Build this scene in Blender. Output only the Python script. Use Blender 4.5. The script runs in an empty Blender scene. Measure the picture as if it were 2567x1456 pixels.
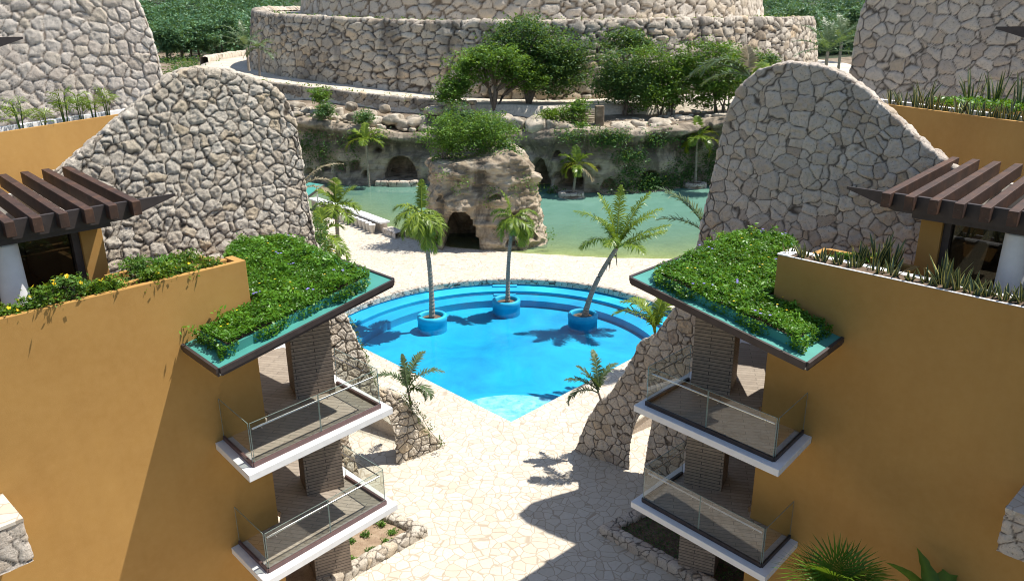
import bpy, math, random
import numpy as np
from mathutils import Vector, Matrix
SC = bpy.context.scene
COL = SC.collection
rad = math.radians
# ------------------------------------------------------------------ camera
F, W, H = 1930.0, 2567.0, 1456.0
HC, PITCH, ROLL = 16.5, rad(18.9), rad(0.6)
fw = np.array([0, math.cos(PITCH), -math.sin(PITCH)])
_r0 = np.array([1.0, 0, 0]); _u0 = np.cross(_r0, fw)
CR = math.cos(ROLL) * _r0 - math.sin(ROLL) * _u0
CU = math.sin(ROLL) * _r0 + math.cos(ROLL) * _u0
CC = np.array([0, 0, HC])
cam_d = bpy.data.cameras.new('camera'); cam = bpy.data.objects.new('camera', cam_d); COL.objects.link(cam)
cam_d.sensor_width = 36; cam_d.lens = 36 * F / W; cam_d.clip_start = 0.1; cam_d.clip_end = 6000
m = Matrix.Identity(4)
for i in range(3):
    m[i][0] = CR[i]; m[i][1] = CU[i]; m[i][2] = -fw[i]; m[i][3] = CC[i]
cam.matrix_world = m
SC.camera = cam
# ------------------------------------------------------------------ light
SUN = Vector((0.49, 0.135, 1.0)).normalized()
world = bpy.data.worlds.new('World'); SC.world = world; world.use_nodes = True
wn = world.node_tree
bg = wn.nodes['Background']
sky = wn.nodes.new('ShaderNodeTexSky'); sky.sky_type = 'NISHITA'; sky.sun_disc = False
sky.sun_elevation = math.asin(SUN.z); sky.sun_rotation = math.atan2(SUN.x, SUN.y)
sky.dust_density = 0.6; sky.ozone_density = 1.0
wn.links.new(sky.outputs[0], bg.inputs[0]); bg.inputs[1].default_value = 0.108
sun_d = bpy.data.lights.new('sun', 'SUN'); sun_d.energy = 5.0; sun_d.angle = rad(0.5); sun_d.color = (1.0, 0.96, 0.89)
sun_o = bpy.data.objects.new('sun', sun_d); COL.objects.link(sun_o)
sun_o.rotation_euler = SUN.to_track_quat('Z', 'Y').to_euler(); sun_o.location = (30, 10, 60)
SC.view_settings.view_transform = 'Standard'; SC.view_settings.look = 'None'
SC.view_settings.exposure = 0.44; SC.view_settings.gamma = 1.0
SC.cycles.max_bounces = 8; SC.cycles.diffuse_bounces = 3; SC.cycles.glossy_bounces = 3
SC.cycles.transparent_max_bounces = 16; SC.cycles.transmission_bounces = 4
SC.cycles.caustics_reflective = False; SC.cycles.caustics_refractive = False
SC.cycles.sample_clamp_indirect = 6; SC.cycles.filter_width = 1.05
# ------------------------------------------------------------------ points in the place, read off along the camera's rays
def ray(px, py): return fw + (px - W / 2) / F * CR - (py - H / 2) / F * CU
def at_z(px, py, z):
    d = ray(px, py); return CC + d * ((z - HC) / d[2])
def at_y(px, py, y):
    d = ray(px, py); return CC + d * (y / d[1])
def at_plane(px, py, p0, n):
    d = ray(px, py); n = np.array(n, float); return CC + d * (np.dot(np.array(p0) - CC, n) / np.dot(d, n))
# ------------------------------------------------------------------ noise
def _hash(ix, iy, iz, seed):
    h = (ix.astype(np.int64) * 374761393 + iy.astype(np.int64) * 668265263 + iz.astype(np.int64) * 2147483647 + seed * 974634777) & 0xFFFFFFFF
    h = ((h ^ (h >> 13)) * 1274126177) & 0xFFFFFFFF
    h = ((h ^ (h >> 16)) * 2246822519) & 0xFFFFFFFF
    h = h ^ (h >> 15)
    return (h & 0xFFFFFF).astype(np.float64) / 0xFFFFFF
def vnoise(p, seed=0):
    i = np.floor(p).astype(np.int64); f = p - i; f = f * f * (3 - 2 * f)
    out = 0
    for dx in (0, 1):
        wx = f[..., 0] if dx else 1 - f[..., 0]
        for dy in (0, 1):
            wy = f[..., 1] if dy else 1 - f[..., 1]
            for dz in (0, 1):
                wz = f[..., 2] if dz else 1 - f[..., 2]
                out = out + wx * wy * wz * _hash(i[..., 0] + dx, i[..., 1] + dy, i[..., 2] + dz, seed)
    return out * 2 - 1
def fbm(p, octaves=4, seed=0, gain=0.5):
    a, s, o = 1.0, 0.0, 0.0
    for k in range(octaves):
        o = o + a * vnoise(p, seed + k * 17); s += a; a *= gain; p = p * 2.03 + 3.7
    return o / s
def voronoi(p, seed=0, jitter=0.85):
    """nearest stone and distance to its joint, cells of size 1"""
    i = np.floor(p).astype(np.int64)
    best = np.full(p.shape[:-1], 1e9); bp = np.zeros_like(p); br = np.zeros(p.shape[:-1]); pts = []
    for dx in (-1, 0, 1):
        for dy in (-1, 0, 1):
            for dz in (-1, 0, 1):
                a, b, c = i[..., 0] + dx, i[..., 1] + dy, i[..., 2] + dz
                q = np.stack([a + .5 + jitter * (_hash(a, b, c, seed) - .5), b + .5 + jitter * (_hash(a, b, c, seed + 1) - .5), c + .5 + jitter * (_hash(a, b, c, seed + 2) - .5)], -1)
                d = ((q - p) ** 2).sum(-1)
                mk = d < best
                best = np.where(mk, d, best); bp = np.where(mk[..., None], q, bp); br = np.where(mk, _hash(a, b, c, seed + 3), br)
                pts.append(q)
    e = np.full(p.shape[:-1], 9.0)
    for q in pts:
        ab = q - bp; L = np.sqrt((ab ** 2).sum(-1))
        dist = (((q - p) ** 2).sum(-1) - best) / np.maximum(2 * L, 1e-6)
        e = np.where(L > 1e-6, np.minimum(e, dist), e)
    return e, br, bp
# ------------------------------------------------------------------ mesh helpers
def tag(o, label=None, cat=None, group=None, kind=None):
    if label: o['label'] = label
    if cat: o['category'] = cat
    if group: o['group'] = group
    if kind: o['kind'] = kind
    return o
def empty(name, loc=(0, 0, 0), label=None, cat=None, group=None):
    o = bpy.data.objects.new(name, None); COL.objects.link(o); o.location = [float(c) for c in loc]
    return tag(o, label, cat, group)
def link(name, me, parent=None, kind=None):
    o = bpy.data.objects.new(name, me); COL.objects.link(o)
    if parent is not None:
        o.parent = parent
        l = parent.location
        q = parent.parent
        t = Vector(l)
        while q is not None: t += q.location; q = q.parent
        o.location = -t                      # vertices are world coordinates
    if kind: o['kind'] = kind
    return o
def mesh(name, V, faces, mat, parent=None, attrs=None, smooth=False, kind=None, uv=True):
    """V (n,3); faces: (m,k) int array or list of tuples"""
    me = bpy.data.meshes.new(name)
    V = np.asarray(V, np.float32)
    if isinstance(faces, np.ndarray):
        k = faces.shape[1]; m_ = faces.shape[0]
        me.vertices.add(len(V)); me.vertices.foreach_set('co', V.ravel())
        me.loops.add(m_ * k); me.loops.foreach_set('vertex_index', faces.astype(np.int32).ravel())
        me.polygons.add(m_); me.polygons.foreach_set('loop_start', np.arange(0, m_ * k, k, dtype=np.int32))
        me.update(calc_edges=True)
    else:
        me.from_pydata([tuple(map(float, v)) for v in V], [], [tuple(f) for f in faces]); me.update()
    if smooth: me.polygons.foreach_set('use_smooth', np.ones(len(me.polygons), bool))
    if attrs:
        for n, a in attrs.items():
            at = me.attributes.new(n, 'FLOAT', 'POINT'); at.data.foreach_set('value', np.asarray(a, np.float32).ravel())
    if uv and len(me.polygons) < 6000:
        ul = me.uv_layers.new(name='UVMap').data
        for p in me.polygons:
            n = p.normal
            for li in p.loop_indices:
                c = me.vertices[me.loops[li].vertex_index].co
                if abs(n.z) > .7: ul[li].uv = (c.x, c.y)
                else:
                    L = math.hypot(n.x, n.y); ul[li].uv = ((-n.y * c.x + n.x * c.y) / L, c.z)
    if mat is not None: me.materials.append(mat)
    return link(name, me, parent, kind)
class MB:
    def __init__(s): s.v = []; s.f = []; s.r = []
    def add(s, V, Fc):
        n = len(s.v); s.v += [tuple(map(float, q)) for q in V]; s.f += [tuple(n + i for i in f) for f in Fc]
    def prism(s, poly, z0, z1):
        """closed prism over a plan polygon; z0/z1 numbers or per-corner lists"""
        n = len(poly)
        a = sum(poly[i][0] * poly[(i + 1) % n][1] - poly[(i + 1) % n][0] * poly[i][1] for i in range(n))
        zz0 = z0 if hasattr(z0, '__len__') else [z0] * n; zz1 = z1 if hasattr(z1, '__len__') else [z1] * n
        idx = list(range(n)) if a > 0 else list(range(n))[::-1]
        V = [(poly[i][0], poly[i][1], zz0[i]) for i in idx] + [(poly[i][0], poly[i][1], zz1[i]) for i in idx]
        Fc = [tuple(range(n))[::-1], tuple(range(n, 2 * n))] + [(i, (i + 1) % n, n + (i + 1) % n, n + i) for i in range(n)]
        s.add(V, Fc); return s
    def box(s, c, ax, ay, sx, sy, z0, z1):
        """oriented box: centre (x,y), axes in plan, full sizes"""
        c = np.array(c[:2], float); ax = np.array(ax[:2], float) * sx / 2; ay = np.array(ay[:2], float) * sy / 2
        return s.prism([c - ax - ay, c + ax - ay, c + ax + ay, c - ax + ay], z0, z1)
    def seg(s, a, b, w, z0, z1):
        """upright slab along a plan segment, width w centred"""
        a = np.array(a[:2], float); b = np.array(b[:2], float); t = (b - a) / np.linalg.norm(b - a); n = np.array([-t[1], t[0]]) * w / 2
        return s.prism([a - n, b - n, b + n, a + n], z0, z1)
    def tube(s, pts, r, n=8, cap=True):
        pts = [np.array(p, float) for p in pts]; k = len(pts)
        rr = r if hasattr(r, '__len__') else [r] * k
        b = len(s.v); up = np.array([0.13, 0.31, 1.0])
        for j, p in enumerate(pts):
            t = pts[min(j + 1, k - 1)] - pts[max(j - 1, 0)]; t = t / (np.linalg.norm(t) + 1e-9)
            x = np.cross(t, up if abs(t[2]) < .9 else np.array([1.0, .1, 0])); x /= np.linalg.norm(x); y = np.cross(t, x)
            for i in range(n):
                a = 2 * math.pi * i / n; s.v.append(tuple(p + rr[j] * (math.cos(a) * x + math.sin(a) * y)))
        for j in range(k - 1):
            for i in range(n):
                s.f.append((b + j * n + i, b + j * n + (i + 1) % n, b + (j + 1) * n + (i + 1) % n, b + (j + 1) * n + i))
        if cap: s.f.append(tuple(b + i for i in range(n))[::-1]); s.f.append(tuple(b + (k - 1) * n + i for i in range(n)))
        return s
    def lathe(s, c, prof, n=32):
        b = len(s.v); k = len(prof)
        for r, z in prof:
            for i in range(n):
                a = 2 * math.pi * i / n; s.v.append((c[0] + r * math.cos(a), c[1] + r * math.sin(a), z))
        for j in range(k - 1):
            for i in range(n):
                s.f.append((b + j * n + i, b + j * n + (i + 1) % n, b + (j + 1) * n + (i + 1) % n, b + (j + 1) * n + i))
        return s
    def build(s, name, mat, parent=None, smooth=False, kind=None):
        o = mesh(name, np.array(s.v), s.f, mat, parent, smooth=smooth, kind=kind)
        return o
def bevel(o, w=0.02, seg=2):
    md = o.modifiers.new('bevel', 'BEVEL'); md.width = w; md.segments = seg; md.limit_method = 'ANGLE'; md.angle_limit = rad(40); return o
def grid_faces(nu, nv, keep=None):
    i = np.arange(nu - 1)[:, None] * nv + np.arange(nv - 1)[None, :]
    q = np.stack([i, i + nv, i + nv + 1, i + 1], -1).reshape(-1, 4)
    return q if keep is None else q[keep.reshape(-1)]
def grid_normals(P):
    du = np.gradient(P, axis=0); dv = np.gradient(P, axis=1)
    n = np.cross(du, dv); return n / (np.linalg.norm(n, axis=-1, keepdims=True) + 1e-9)
# ------------------------------------------------------------------ materials
class NT:
    def __init__(s, name):
        s.m = bpy.data.materials.new(name); s.m.use_nodes = True; s.t = s.m.node_tree
        s.b = s.t.nodes['Principled BSDF']; s.out = s.t.nodes['Material Output']
    def n(s, typ, **kw):
        x = s.t.nodes.new('ShaderNode' + typ)
        for k, v in kw.items():
            if k.startswith('i_'):
                key = k[2:]; x.inputs[int(key) if key.isdigit() else key.replace('_', ' ')].default_value = v
            else: setattr(x, k, v)
        return x
    def l(s, a, b): s.t.links.new(a, b)
    def pos(s): return s.n('NewGeometry').outputs['Position']
    def attr(s, name): return s.n('Attribute', attribute_name=name).outputs['Fac']
    def noise(s, scale, detail=4, rough=.55, vec=None, dist=0):
        x = s.n('TexNoise', i_Scale=scale, i_Detail=detail, i_Roughness=rough, i_Distortion=dist)
        s.l(vec if vec is not None else s.pos(), x.inputs['Vector']); return x.outputs['Fac']
    def ramp(s, fac, stops):
        x = s.n('ValToRGB'); e = x.color_ramp.elements
        while len(e) < len(stops): e.new(0.5)
        for k, (p, c) in enumerate(stops):
            e[k].position = p; e[k].color = (c[0], c[1], c[2], 1) if hasattr(c, '__len__') else (c, c, c, 1)
        s.l(fac, x.inputs[0]); return x.outputs[0]
    def mix(s, fac, a, b, blend='MIX'):
        x = s.n('MixRGB', blend_type=blend)
        for k, v in ((0, fac), (1, a), (2, b)):
            if hasattr(v, 'is_output'): s.l(v, x.inputs[k])
            else: x.inputs[k].default_value = v if k == 0 else ((v[0], v[1], v[2], 1) if hasattr(v, '__len__') else (v, v, v, 1))
        return x.outputs[0]
    def math(s, op, a, b=0.0, clamp=False):
        x = s.n('Math', operation=op, use_clamp=clamp)
        for k, v in ((0, a), (1, b)):
            if hasattr(v, 'is_output'): s.l(v, x.inputs[k])
            else: x.inputs[k].default_value = v
        return x.outputs[0]
    def bump(s, h, strength=.5, dist=.02, normal=None):
        x = s.n('Bump', i_Strength=strength, i_Distance=dist); s.l(h, x.inputs['Height'])
        if normal is not None: s.l(normal, x.inputs['Normal'])
        s.l(x.outputs[0], s.b.inputs['Normal']); return x.outputs[0]
    def color(s, c):
        if hasattr(c, 'is_output'): s.l(c, s.b.inputs['Base Color'])
        else: s.b.inputs['Base Color'].default_value = (c[0], c[1], c[2], 1)
    def set(s, **kw):
        for k, v in kw.items(): s.b.inputs[k.replace('_', ' ')].default_value = v
        return s
def plain(name, c, rough=.6, var=.15, scale=3, metallic=0, bump=.15, bscale=40):
    t = NT(name); n = t.noise(scale, 5)
    t.color(t.ramp(n, [(.25, [x * (1 - var) for x in c]), (.75, [min(1, x * (1 + var)) for x in c])]))
    t.set(Roughness=rough, Metallic=metallic)
    if bump: t.bump(t.noise(bscale, 3), bump, .01)
    return t.m
M = {}
def stucco():
    t = NT('ochre_stucco'); a = t.noise(.35, 5, .6); b = t.noise(5, 6, .65)
    mp = t.n('Mapping'); mp.inputs['Scale'].default_value = (2.2, 2.2, .12); t.l(t.pos(), mp.inputs[0])
    st = t.noise(1.0, 4, .6, mp.outputs[0])
    c = t.ramp(a, [(.3, (.40, .208, .050)), (.7, (.48, .262, .068))])
    c = t.mix(t.ramp(b, [(.35, 0), (.75, .35)]), c, (.52, .30, .095))
    c = t.mix(t.ramp(st, [(.48, 0), (.8, .2)]), c, (.33, .165, .038))
    t.color(c); t.set(Roughness=.88); t.bump(t.noise(55, 4, .7), .25, .012); return t.m
def stonework(name, cols, mortar, pit=1.0, mottle=4.0, streak=None):
    t = NT(name); r = t.attr('rnd'); g = t.attr('gap')
    n = len(cols); c = t.ramp(r, [(k / max(n - 1, 1), cols[k]) for k in range(n)])
    nz = t.noise(mottle, 6, .65)
    c = t.mix(t.ramp(nz, [(.3, .45), (.52, .0)]), c, t.mix(.5, c, (.20, .165, .12)))
    fine = t.noise(mottle * 4.5, 6, .75, dist=.8)
    c = t.mix(t.ramp(fine, [(.36, .70 * pit), (.45, 0)]), c, (.13, .105, .08))
    if streak is not None:
        mp = t.n('Mapping'); mp.inputs['Scale'].default_value = (1, 1, .25); t.l(t.pos(), mp.inputs[0])
        c = t.mix(t.ramp(t.noise(streak[0], 5, .6, mp.outputs[0]), [(.46, 0), (.62, streak[1])]), c, streak[2])
    c = t.mix(t.ramp(g, [(.15, 0), (.9, 1)]), c, mortar)
    t.color(c); t.set(Roughness=.92); t.set(**{'Specular_IOR_Level': .25})
    t.bump(t.math('ADD', nz, t.math('MULTIPLY', fine, .9)), .95 * pit, .09); return t.m
def flagstone():
    t = NT('flagstone_paving'); p = t.pos()
    wv = t.n('VectorMath', operation='ADD'); nz = t.n('TexNoise', i_Scale=1.6, i_Detail=3); t.l(p, nz.inputs['Vector'])
    sc = t.n('VectorMath', operation='SCALE'); sc.inputs['Scale'].default_value = .28; t.l(nz.outputs['Color'], sc.inputs[0]); t.l(p, wv.inputs[0]); t.l(sc.outputs[0], wv.inputs[1])
    fl = t.n('VectorMath', operation='MULTIPLY'); fl.inputs[1].default_value = (1, 1, 0); t.l(wv.outputs[0], fl.inputs[0])
    v = t.n('TexVoronoi', feature='DISTANCE_TO_EDGE', i_Scale=2.75, i_Randomness=1); t.l(fl.outputs[0], v.inputs['Vector'])
    v2 = t.n('TexVoronoi', i_Scale=2.75, i_Randomness=1); t.l(fl.outputs[0], v2.inputs['Vector'])
    sep = t.n('SeparateColor'); t.l(v2.outputs['Color'], sep.inputs[0])
    big = t.noise(.25, 4, .6)
    c = t.ramp(sep.outputs[0], [(0, (.575, .52, .435)), (.35, (.645, .59, .505)), (.7, (.60, .54, .45)), (1, (.535, .47, .38))])
    c = t.mix(t.ramp(t.noise(9, 5, .7), [(.35, .35), (.6, 0)]), c, (.50, .42, .31))
    c = t.mix(t.ramp(big, [(.4, .25), (.7, 0)]), c, (.55, .46, .34))
    e = t.ramp(v.outputs[0], [(.018, 1), (.05, 0)])
    c = t.mix(t.math('MULTIPLY', e, .68), c, (.34, .265, .185))
    t.color(c); t.set(Roughness=.85); t.set(**{'Specular_IOR_Level': .3})
    t.bump(t.ramp(v.outputs[0], [(0, 0), (.08, 1)]), .35, .02); return t.m
def slats():
    t = NT('slate_strip_cladding'); u = t.n('UVMap').outputs[0]
    b = t.n('TexBrick', i_Scale=1.0, i_Mortar_Size=.010, i_Brick_Width=1.15, i_Row_Height=.105, i_Bias=0.0, i_Mortar_Smooth=.1)
    b.inputs['Color1'].default_value = (.31, .24, .18, 1); b.inputs['Color2'].default_value = (.355, .275, .205, 1); b.inputs['Mortar'].default_value = (.03, .024, .02, 1)
    t.l(u, b.inputs['Vector'])
    c = t.mix(t.ramp(t.noise(6, 6, .7), [(.35, .5), (.65, 0)]), b.outputs[0], (.11, .085, .07))
    c = t.mix(t.ramp(t.noise(22, 5, .7), [(.55, 0), (.75, .35)]), c, (.33, .25, .19))
    t.color(c); t.set(Roughness=.75); t.bump(t.math('ADD', t.math('MULTIPLY', b.outputs['Fac'], -1), t.math('MULTIPLY', t.noise(30, 4), .3)), .6, .02); return t.m
def deck():
    t = NT('plank_tile_floor'); u = t.n('UVMap').outputs[0]
    mp = t.n('Mapping'); mp.inputs['Rotation'].default_value = (0, 0, rad(12)); t.l(u, mp.inputs[0])
    b = t.n('TexBrick', i_Scale=1.0, i_Mortar_Size=.008, i_Brick_Width=1.1, i_Row_Height=.16)
    b.inputs['Color1'].default_value = (.30, .25, .20, 1); b.inputs['Color2'].default_value = (.39, .33, .265, 1); b.inputs['Mortar'].default_value = (.07, .06, .05, 1)
    t.l(mp.outputs[0], b.inputs['Vector'])
    c = t.mix(t.ramp(t.noise(14, 5, .7), [(.35, .5), (.65, 0)]), b.outputs[0], (.22, .18, .14))
    t.color(c); t.set(Roughness=.5); t.bump(t.math('MULTIPLY', b.outputs['Fac'], -1), .5, .01); return t.m
def glass(name, tint, gloss=1.0):
    t = NT(name); t.t.nodes.remove(t.b)
    tr = t.n('BsdfTransparent'); tr.inputs[0].default_value = (*tint, 1)
    gl = t.n('BsdfGlossy', i_Roughness=.02); fr = t.n('Fresnel', i_IOR=1.5)
    geo = t.n('NewGeometry'); fm = t.math('MULTIPLY', fr.outputs[0], t.math('SUBTRACT', 1.0, geo.outputs['Backfacing']))
    mx = t.n('MixShader'); t.l(t.math('MULTIPLY', fm, gloss, True), mx.inputs[0]); t.l(tr.outputs[0], mx.inputs[1]); t.l(gl.outputs[0], mx.inputs[2])
    t.l(mx.outputs[0], t.out.inputs[0]); return t.m
def water(name, tint, rip=6.0, strength=.12, turbid=None):
    t = NT(name); t.t.nodes.remove(t.b)
    tr = t.n('BsdfTransparent'); tr.inputs[0].default_value = (*tint, 1)
    gl = t.n('BsdfGlossy', i_Roughness=.06); fr = t.n('Fresnel', i_IOR=1.33)
    bp = t.n('Bump', i_Strength=strength, i_Distance=.05); t.l(t.math('ADD', t.noise(rip, 4, .6, dist=.6), t.math('MULTIPLY', t.noise(rip * .25, 3), 2.0)), bp.inputs['Height'])
    t.l(bp.outputs[0], gl.inputs['Normal']); t.l(bp.outputs[0], fr.inputs['Normal'])
    base = tr.outputs[0]
    if turbid is not None:
        df = t.n('BsdfDiffuse'); nz = t.noise(.35, 5, .6, dist=1.2)
        t.l(t.ramp(nz, [(.3, turbid[0]), (.7, turbid[1])]), df.inputs[0]); t.l(bp.outputs[0], df.inputs['Normal'])
        mx0 = t.n('MixShader'); t.l(t.attr('murk'), mx0.inputs[0]); t.l(base, mx0.inputs[1]); t.l(df.outputs[0], mx0.inputs[2]); base = mx0.outputs[0]
    mx = t.n('MixShader'); t.l(fr.outputs[0], mx.inputs[0]); t.l(base, mx.inputs[1]); t.l(gl.outputs[0], mx.inputs[2])
    t.l(mx.outputs[0], t.out.inputs[0]); return t.m
def poolpaint():
    t = NT('blue_pool_paint'); n = t.noise(.28, 7, .62, dist=.5); n2 = t.noise(9, 5, .7)
    c = t.ramp(n, [(.3, (.002, .27, .52)), (.7, (.016, .48, .70))])
    c = t.mix(t.ramp(n2, [(.55, 0), (.8, .3)]), c, (.13, .60, .80))
    t.color(c); t.set(Roughness=.6); t.bump(t.noise(25, 3), .15, .01); return t.m
def poolworn():
    t = NT('worn_pale_pool_paint'); n = t.noise(2.5, 6, .7, dist=.5)
    t.color(t.ramp(n, [(.35, (.14, .46, .70)), (.5, (.34, .62, .80)), (.68, (.60, .78, .88))])); t.set(Roughness=.6); return t.m
def leafmat(name, cols, trans=.36, rough=.5):
    t = NT(name); r = t.attr('rnd')
    nz = t.noise(.9, 3)
    f = t.math('ADD', t.math('MULTIPLY', r, .75), t.math('MULTIPLY', t.math('SUBTRACT', nz, .5), .7), True)
    c = t.ramp(f, [(k / (len(cols) - 1), cols[k]) for k in range(len(cols))])
    t.color(c); t.set(Roughness=rough); t.set(**{'Specular_IOR_Level': .35})
    tl = t.n('BsdfTranslucent'); t.l(t.mix(.55, c, (.30, .42, .02)), tl.inputs[0])
    mx = t.n('MixShader'); mx.inputs[0].default_value = trans; t.l(t.b.outputs[0], mx.inputs[1]); t.l(tl.outputs[0], mx.inputs[2]); t.l(mx.outputs[0], t.out.inputs[0]); return t.m
def rockmat(name, cols, stain, stain_amt=.8, green=.35, algae=False):
    t = NT(name); n = t.noise(.55, 7, .62, dist=.4); n2 = t.noise(3.5, 6, .7)
    c = t.ramp(n, [(.3, cols[0]), (.5, cols[1]), (.7, cols[2])])
    mp = t.n('Mapping'); mp.inputs['Scale'].default_value = (1, 1, .5); t.l(t.pos(), mp.inputs[0])
    s = t.noise(.42, 8, .68, mp.outputs[0], 1.0)
    c = t.mix(t.ramp(s, [(.47, 0), (.6, stain_amt)]), c, stain)
    mp2 = t.n('Mapping'); mp2.inputs['Scale'].default_value = (.5, .5, 3.2); t.l(t.pos(), mp2.inputs[0])
    c = t.mix(t.ramp(t.noise(1.1, 5, .6, mp2.outputs[0]), [(.52, 0), (.66, .45)]), c, [x * .45 for x in cols[0]])
    c = t.mix(t.ramp(t.noise(.5, 5, .6), [(.55, 0), (.7, green)]), c, (.075, .072, .035))
    if algae: c = t.mix(t.math('MULTIPLY', t.attr('algae'), t.ramp(t.noise(.9, 6, .7, mp.outputs[0], .6), [(.32, .0), (.48, .85)]), True), c, (.030, .029, .025))
    t.color(c); t.set(Roughness=.95); t.set(**{'Specular_IOR_Level': .2}); t.bump(t.math('ADD', n2, t.noise(11, 5, .7)), .8, .12); return t.m
def rust():
    t = NT('oxidised_steel'); n = t.noise(2.2, 6, .65); n2 = t.noise(9, 5, .7)
    c = t.ramp(n, [(.3, (.036, .021, .015)), (.55, (.075, .037, .023)), (.75, (.15, .068, .032))])
    c = t.mix(t.ramp(n2, [(.60, 0), (.78, .5)]), c, (.33, .27, .22))
    t.color(c); t.set(Roughness=.62, Metallic=.15); t.bump(t.noise(30, 4), .2, .01); return t.m
def dirt(name, cols, sc=1.2):
    t = NT(name); n = t.noise(sc, 8, .65); n2 = t.noise(sc * 12, 5, .7)
    c = t.ramp(n, [(.3, cols[0]), (.5, cols[1]), (.72, cols[2])])
    c = t.mix(t.ramp(n2, [(.35, .5), (.55, 0)]), c, [x * .5 for x in cols[0]])
    t.color(c); t.set(Roughness=.95); t.bump(t.math('ADD', n, n2), .5, .06); return t.m
def blade():
    t = NT('variegated_blade'); r = t.attr('rnd'); e = t.attr('gap')
    g = t.ramp(t.noise(14, 3), [(.35, (.022, .045, .022)), (.65, (.075, .115, .055))])
    y = t.ramp(r, [(0, (.34, .32, .06)), (1, (.62, .54, .16))])
    t.color(t.mix(t.ramp(e, [(.55, 0), (.75, 1)]), g, y)); t.set(Roughness=.4); return t.m
M['stucco'] = stucco()
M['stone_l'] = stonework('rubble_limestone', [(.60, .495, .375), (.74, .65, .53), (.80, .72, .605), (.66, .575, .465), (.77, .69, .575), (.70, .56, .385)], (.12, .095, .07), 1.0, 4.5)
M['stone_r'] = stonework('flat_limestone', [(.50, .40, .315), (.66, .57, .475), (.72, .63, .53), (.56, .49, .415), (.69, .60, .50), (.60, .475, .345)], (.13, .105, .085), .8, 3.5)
M['stone_t'] = stonework('pale_limestone', [(.58, .49, .40), (.68, .59, .50), (.73, .65, .56), (.62, .54, .46), (.70, .62, .53), (.64, .54, .42)], (.30, .24, .185), .75, 3.2)
M['stone_p'] = stonework('weathered_boulders', [(.52, .42, .31), (.64, .55, .43), (.46, .40, .33), (.68, .60, .49), (.54, .46, .37), (.66, .50, .33)], (.085, .065, .05), 1.0, 1.0, (.30, .7, (.13, .115, .10)))
M['stone_u'] = stonework('pale_boulders', [(.56, .475, .38), (.64, .56, .46), (.50, .43, .35), (.67, .59, .50), (.60, .49, .36)], (.20, .15, .105), .8, 1.0)
M['flag'] = flagstone(); M['slats'] = slats(); M['deck'] = deck()
M['concrete'] = plain('white_concrete', (.78, .77, .75), .7, .06, 4)
M['concrete_warm'] = plain('pale_render', (.66, .62, .56), .8, .10, 3)
M['teal'] = plain('teal_membrane', (.062, .28, .235), .55, .12, 2.5, bump=.2, bscale=70)
M['fascia'] = plain('dark_fascia', (.058, .045, .042), .5, .25, 5, metallic=.2)
M['shoe'] = plain('maroon_glass_channel', (.13, .072, .068), .45, .15, 8)
M['steel'] = plain('brushed_steel', (.66, .66, .66), .28, .05, 8, metallic=1.0, bump=0)
M['rust'] = rust()
M['glass'] = glass('balcony_glass', (.93, .955, .94), 2.0); M['dark_glass'] = glass('tinted_window', (.22, .22, .20), 1.0)
M['glass_edge'] = plain('glass_edge', (.20, .26, .23), .2, .1, 5, bump=0)
M['dark'] = plain('dark_interior', (.05, .042, .038), .8, .2, 2)
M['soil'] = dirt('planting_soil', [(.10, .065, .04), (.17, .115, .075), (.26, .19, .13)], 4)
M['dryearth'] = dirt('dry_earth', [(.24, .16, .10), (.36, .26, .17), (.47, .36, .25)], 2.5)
M['road'] = dirt('pale_dirt_road', [(.52, .44, .34), (.64, .56, .45), (.72, .65, .54)], .35)
M['ground'] = dirt('rocky_ground', [(.13, .095, .06), (.25, .19, .13), (.46, .38, .29)], .5)
M['jungle_floor'] = dirt('jungle_floor', [(.020, .030, .012), (.035, .05, .02), (.06, .075, .03)], .2)
M['sand'] = dirt('lagoon_sand', [(.42, .37, .22), (.55, .49, .33), (.66, .60, .44)], .5)
M['pool'] = poolpaint(); M['pool_worn'] = poolworn()
M['pool_water'] = water('pool_water', (.74, .955, 1.0), 3.5, .10)
M['lagoon'] = water('lagoon_water', (.80, .92, .70), 2.2, .22, ((.14, .295, .225), (.18, .35, .275)))
M['rock'] = rockmat('weathered_cliff', [(.30, .235, .17), (.47, .385, .29), (.60, .51, .40)], (.075, .065, .053), .7, .15, True)
M['rock2'] = rockmat('tan_outcrop', [(.33, .245, .16), (.46, .37, .265), (.62, .54, .43)], (.10, .075, .055), .75, .25)
M['boulder'] = rockmat('bleached_boulder', [(.40, .33, .24), (.58, .50, .39), (.68, .60, .49)], (.11, .09, .07), .6, .1)
M['leaf_mid'] = leafmat('tree_leaves', [(0.035, 0.086, 0.016), (0.084, 0.184, 0.029), (0.162, 0.305, 0.045), (0.282, 0.440, 0.061)])
M['leaf_dark'] = leafmat('dark_tree_leaves', [(0.026, 0.068, 0.030), (0.057, 0.132, 0.045), (0.108, 0.216, 0.065), (0.180, 0.296, 0.088)])
M['leaf_far'] = leafmat('jungle_leaves', [(0.039, 0.098, 0.058), (0.080, 0.181, 0.091), (0.141, 0.274, 0.124), (0.240, 0.396, 0.174)], .2)
M['leaf_cover'] = leafmat('ground_cover_leaves', [(.035, .105, .008), (.075, .20, .014), (.13, .30, .022), (.22, .40, .05)], .3, .4)
M['leaf_lime'] = leafmat('lime_shrub_leaves', [(.03, .085, .008), (.08, .17, .015), (.17, .27, .02), (.34, .38, .03)], .3, .4)
M['leaf_vine'] = leafmat('vine_leaves', [(.03, .06, .01), (.07, .12, .02), (.14, .2, .04)], .3)
M['frond'] = leafmat('palm_fronds', [(0.068, 0.121, 0.019), (0.156, 0.240, 0.030), (0.310, 0.385, 0.041), (0.620, 0.577, 0.074)], .3, .35)
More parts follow.
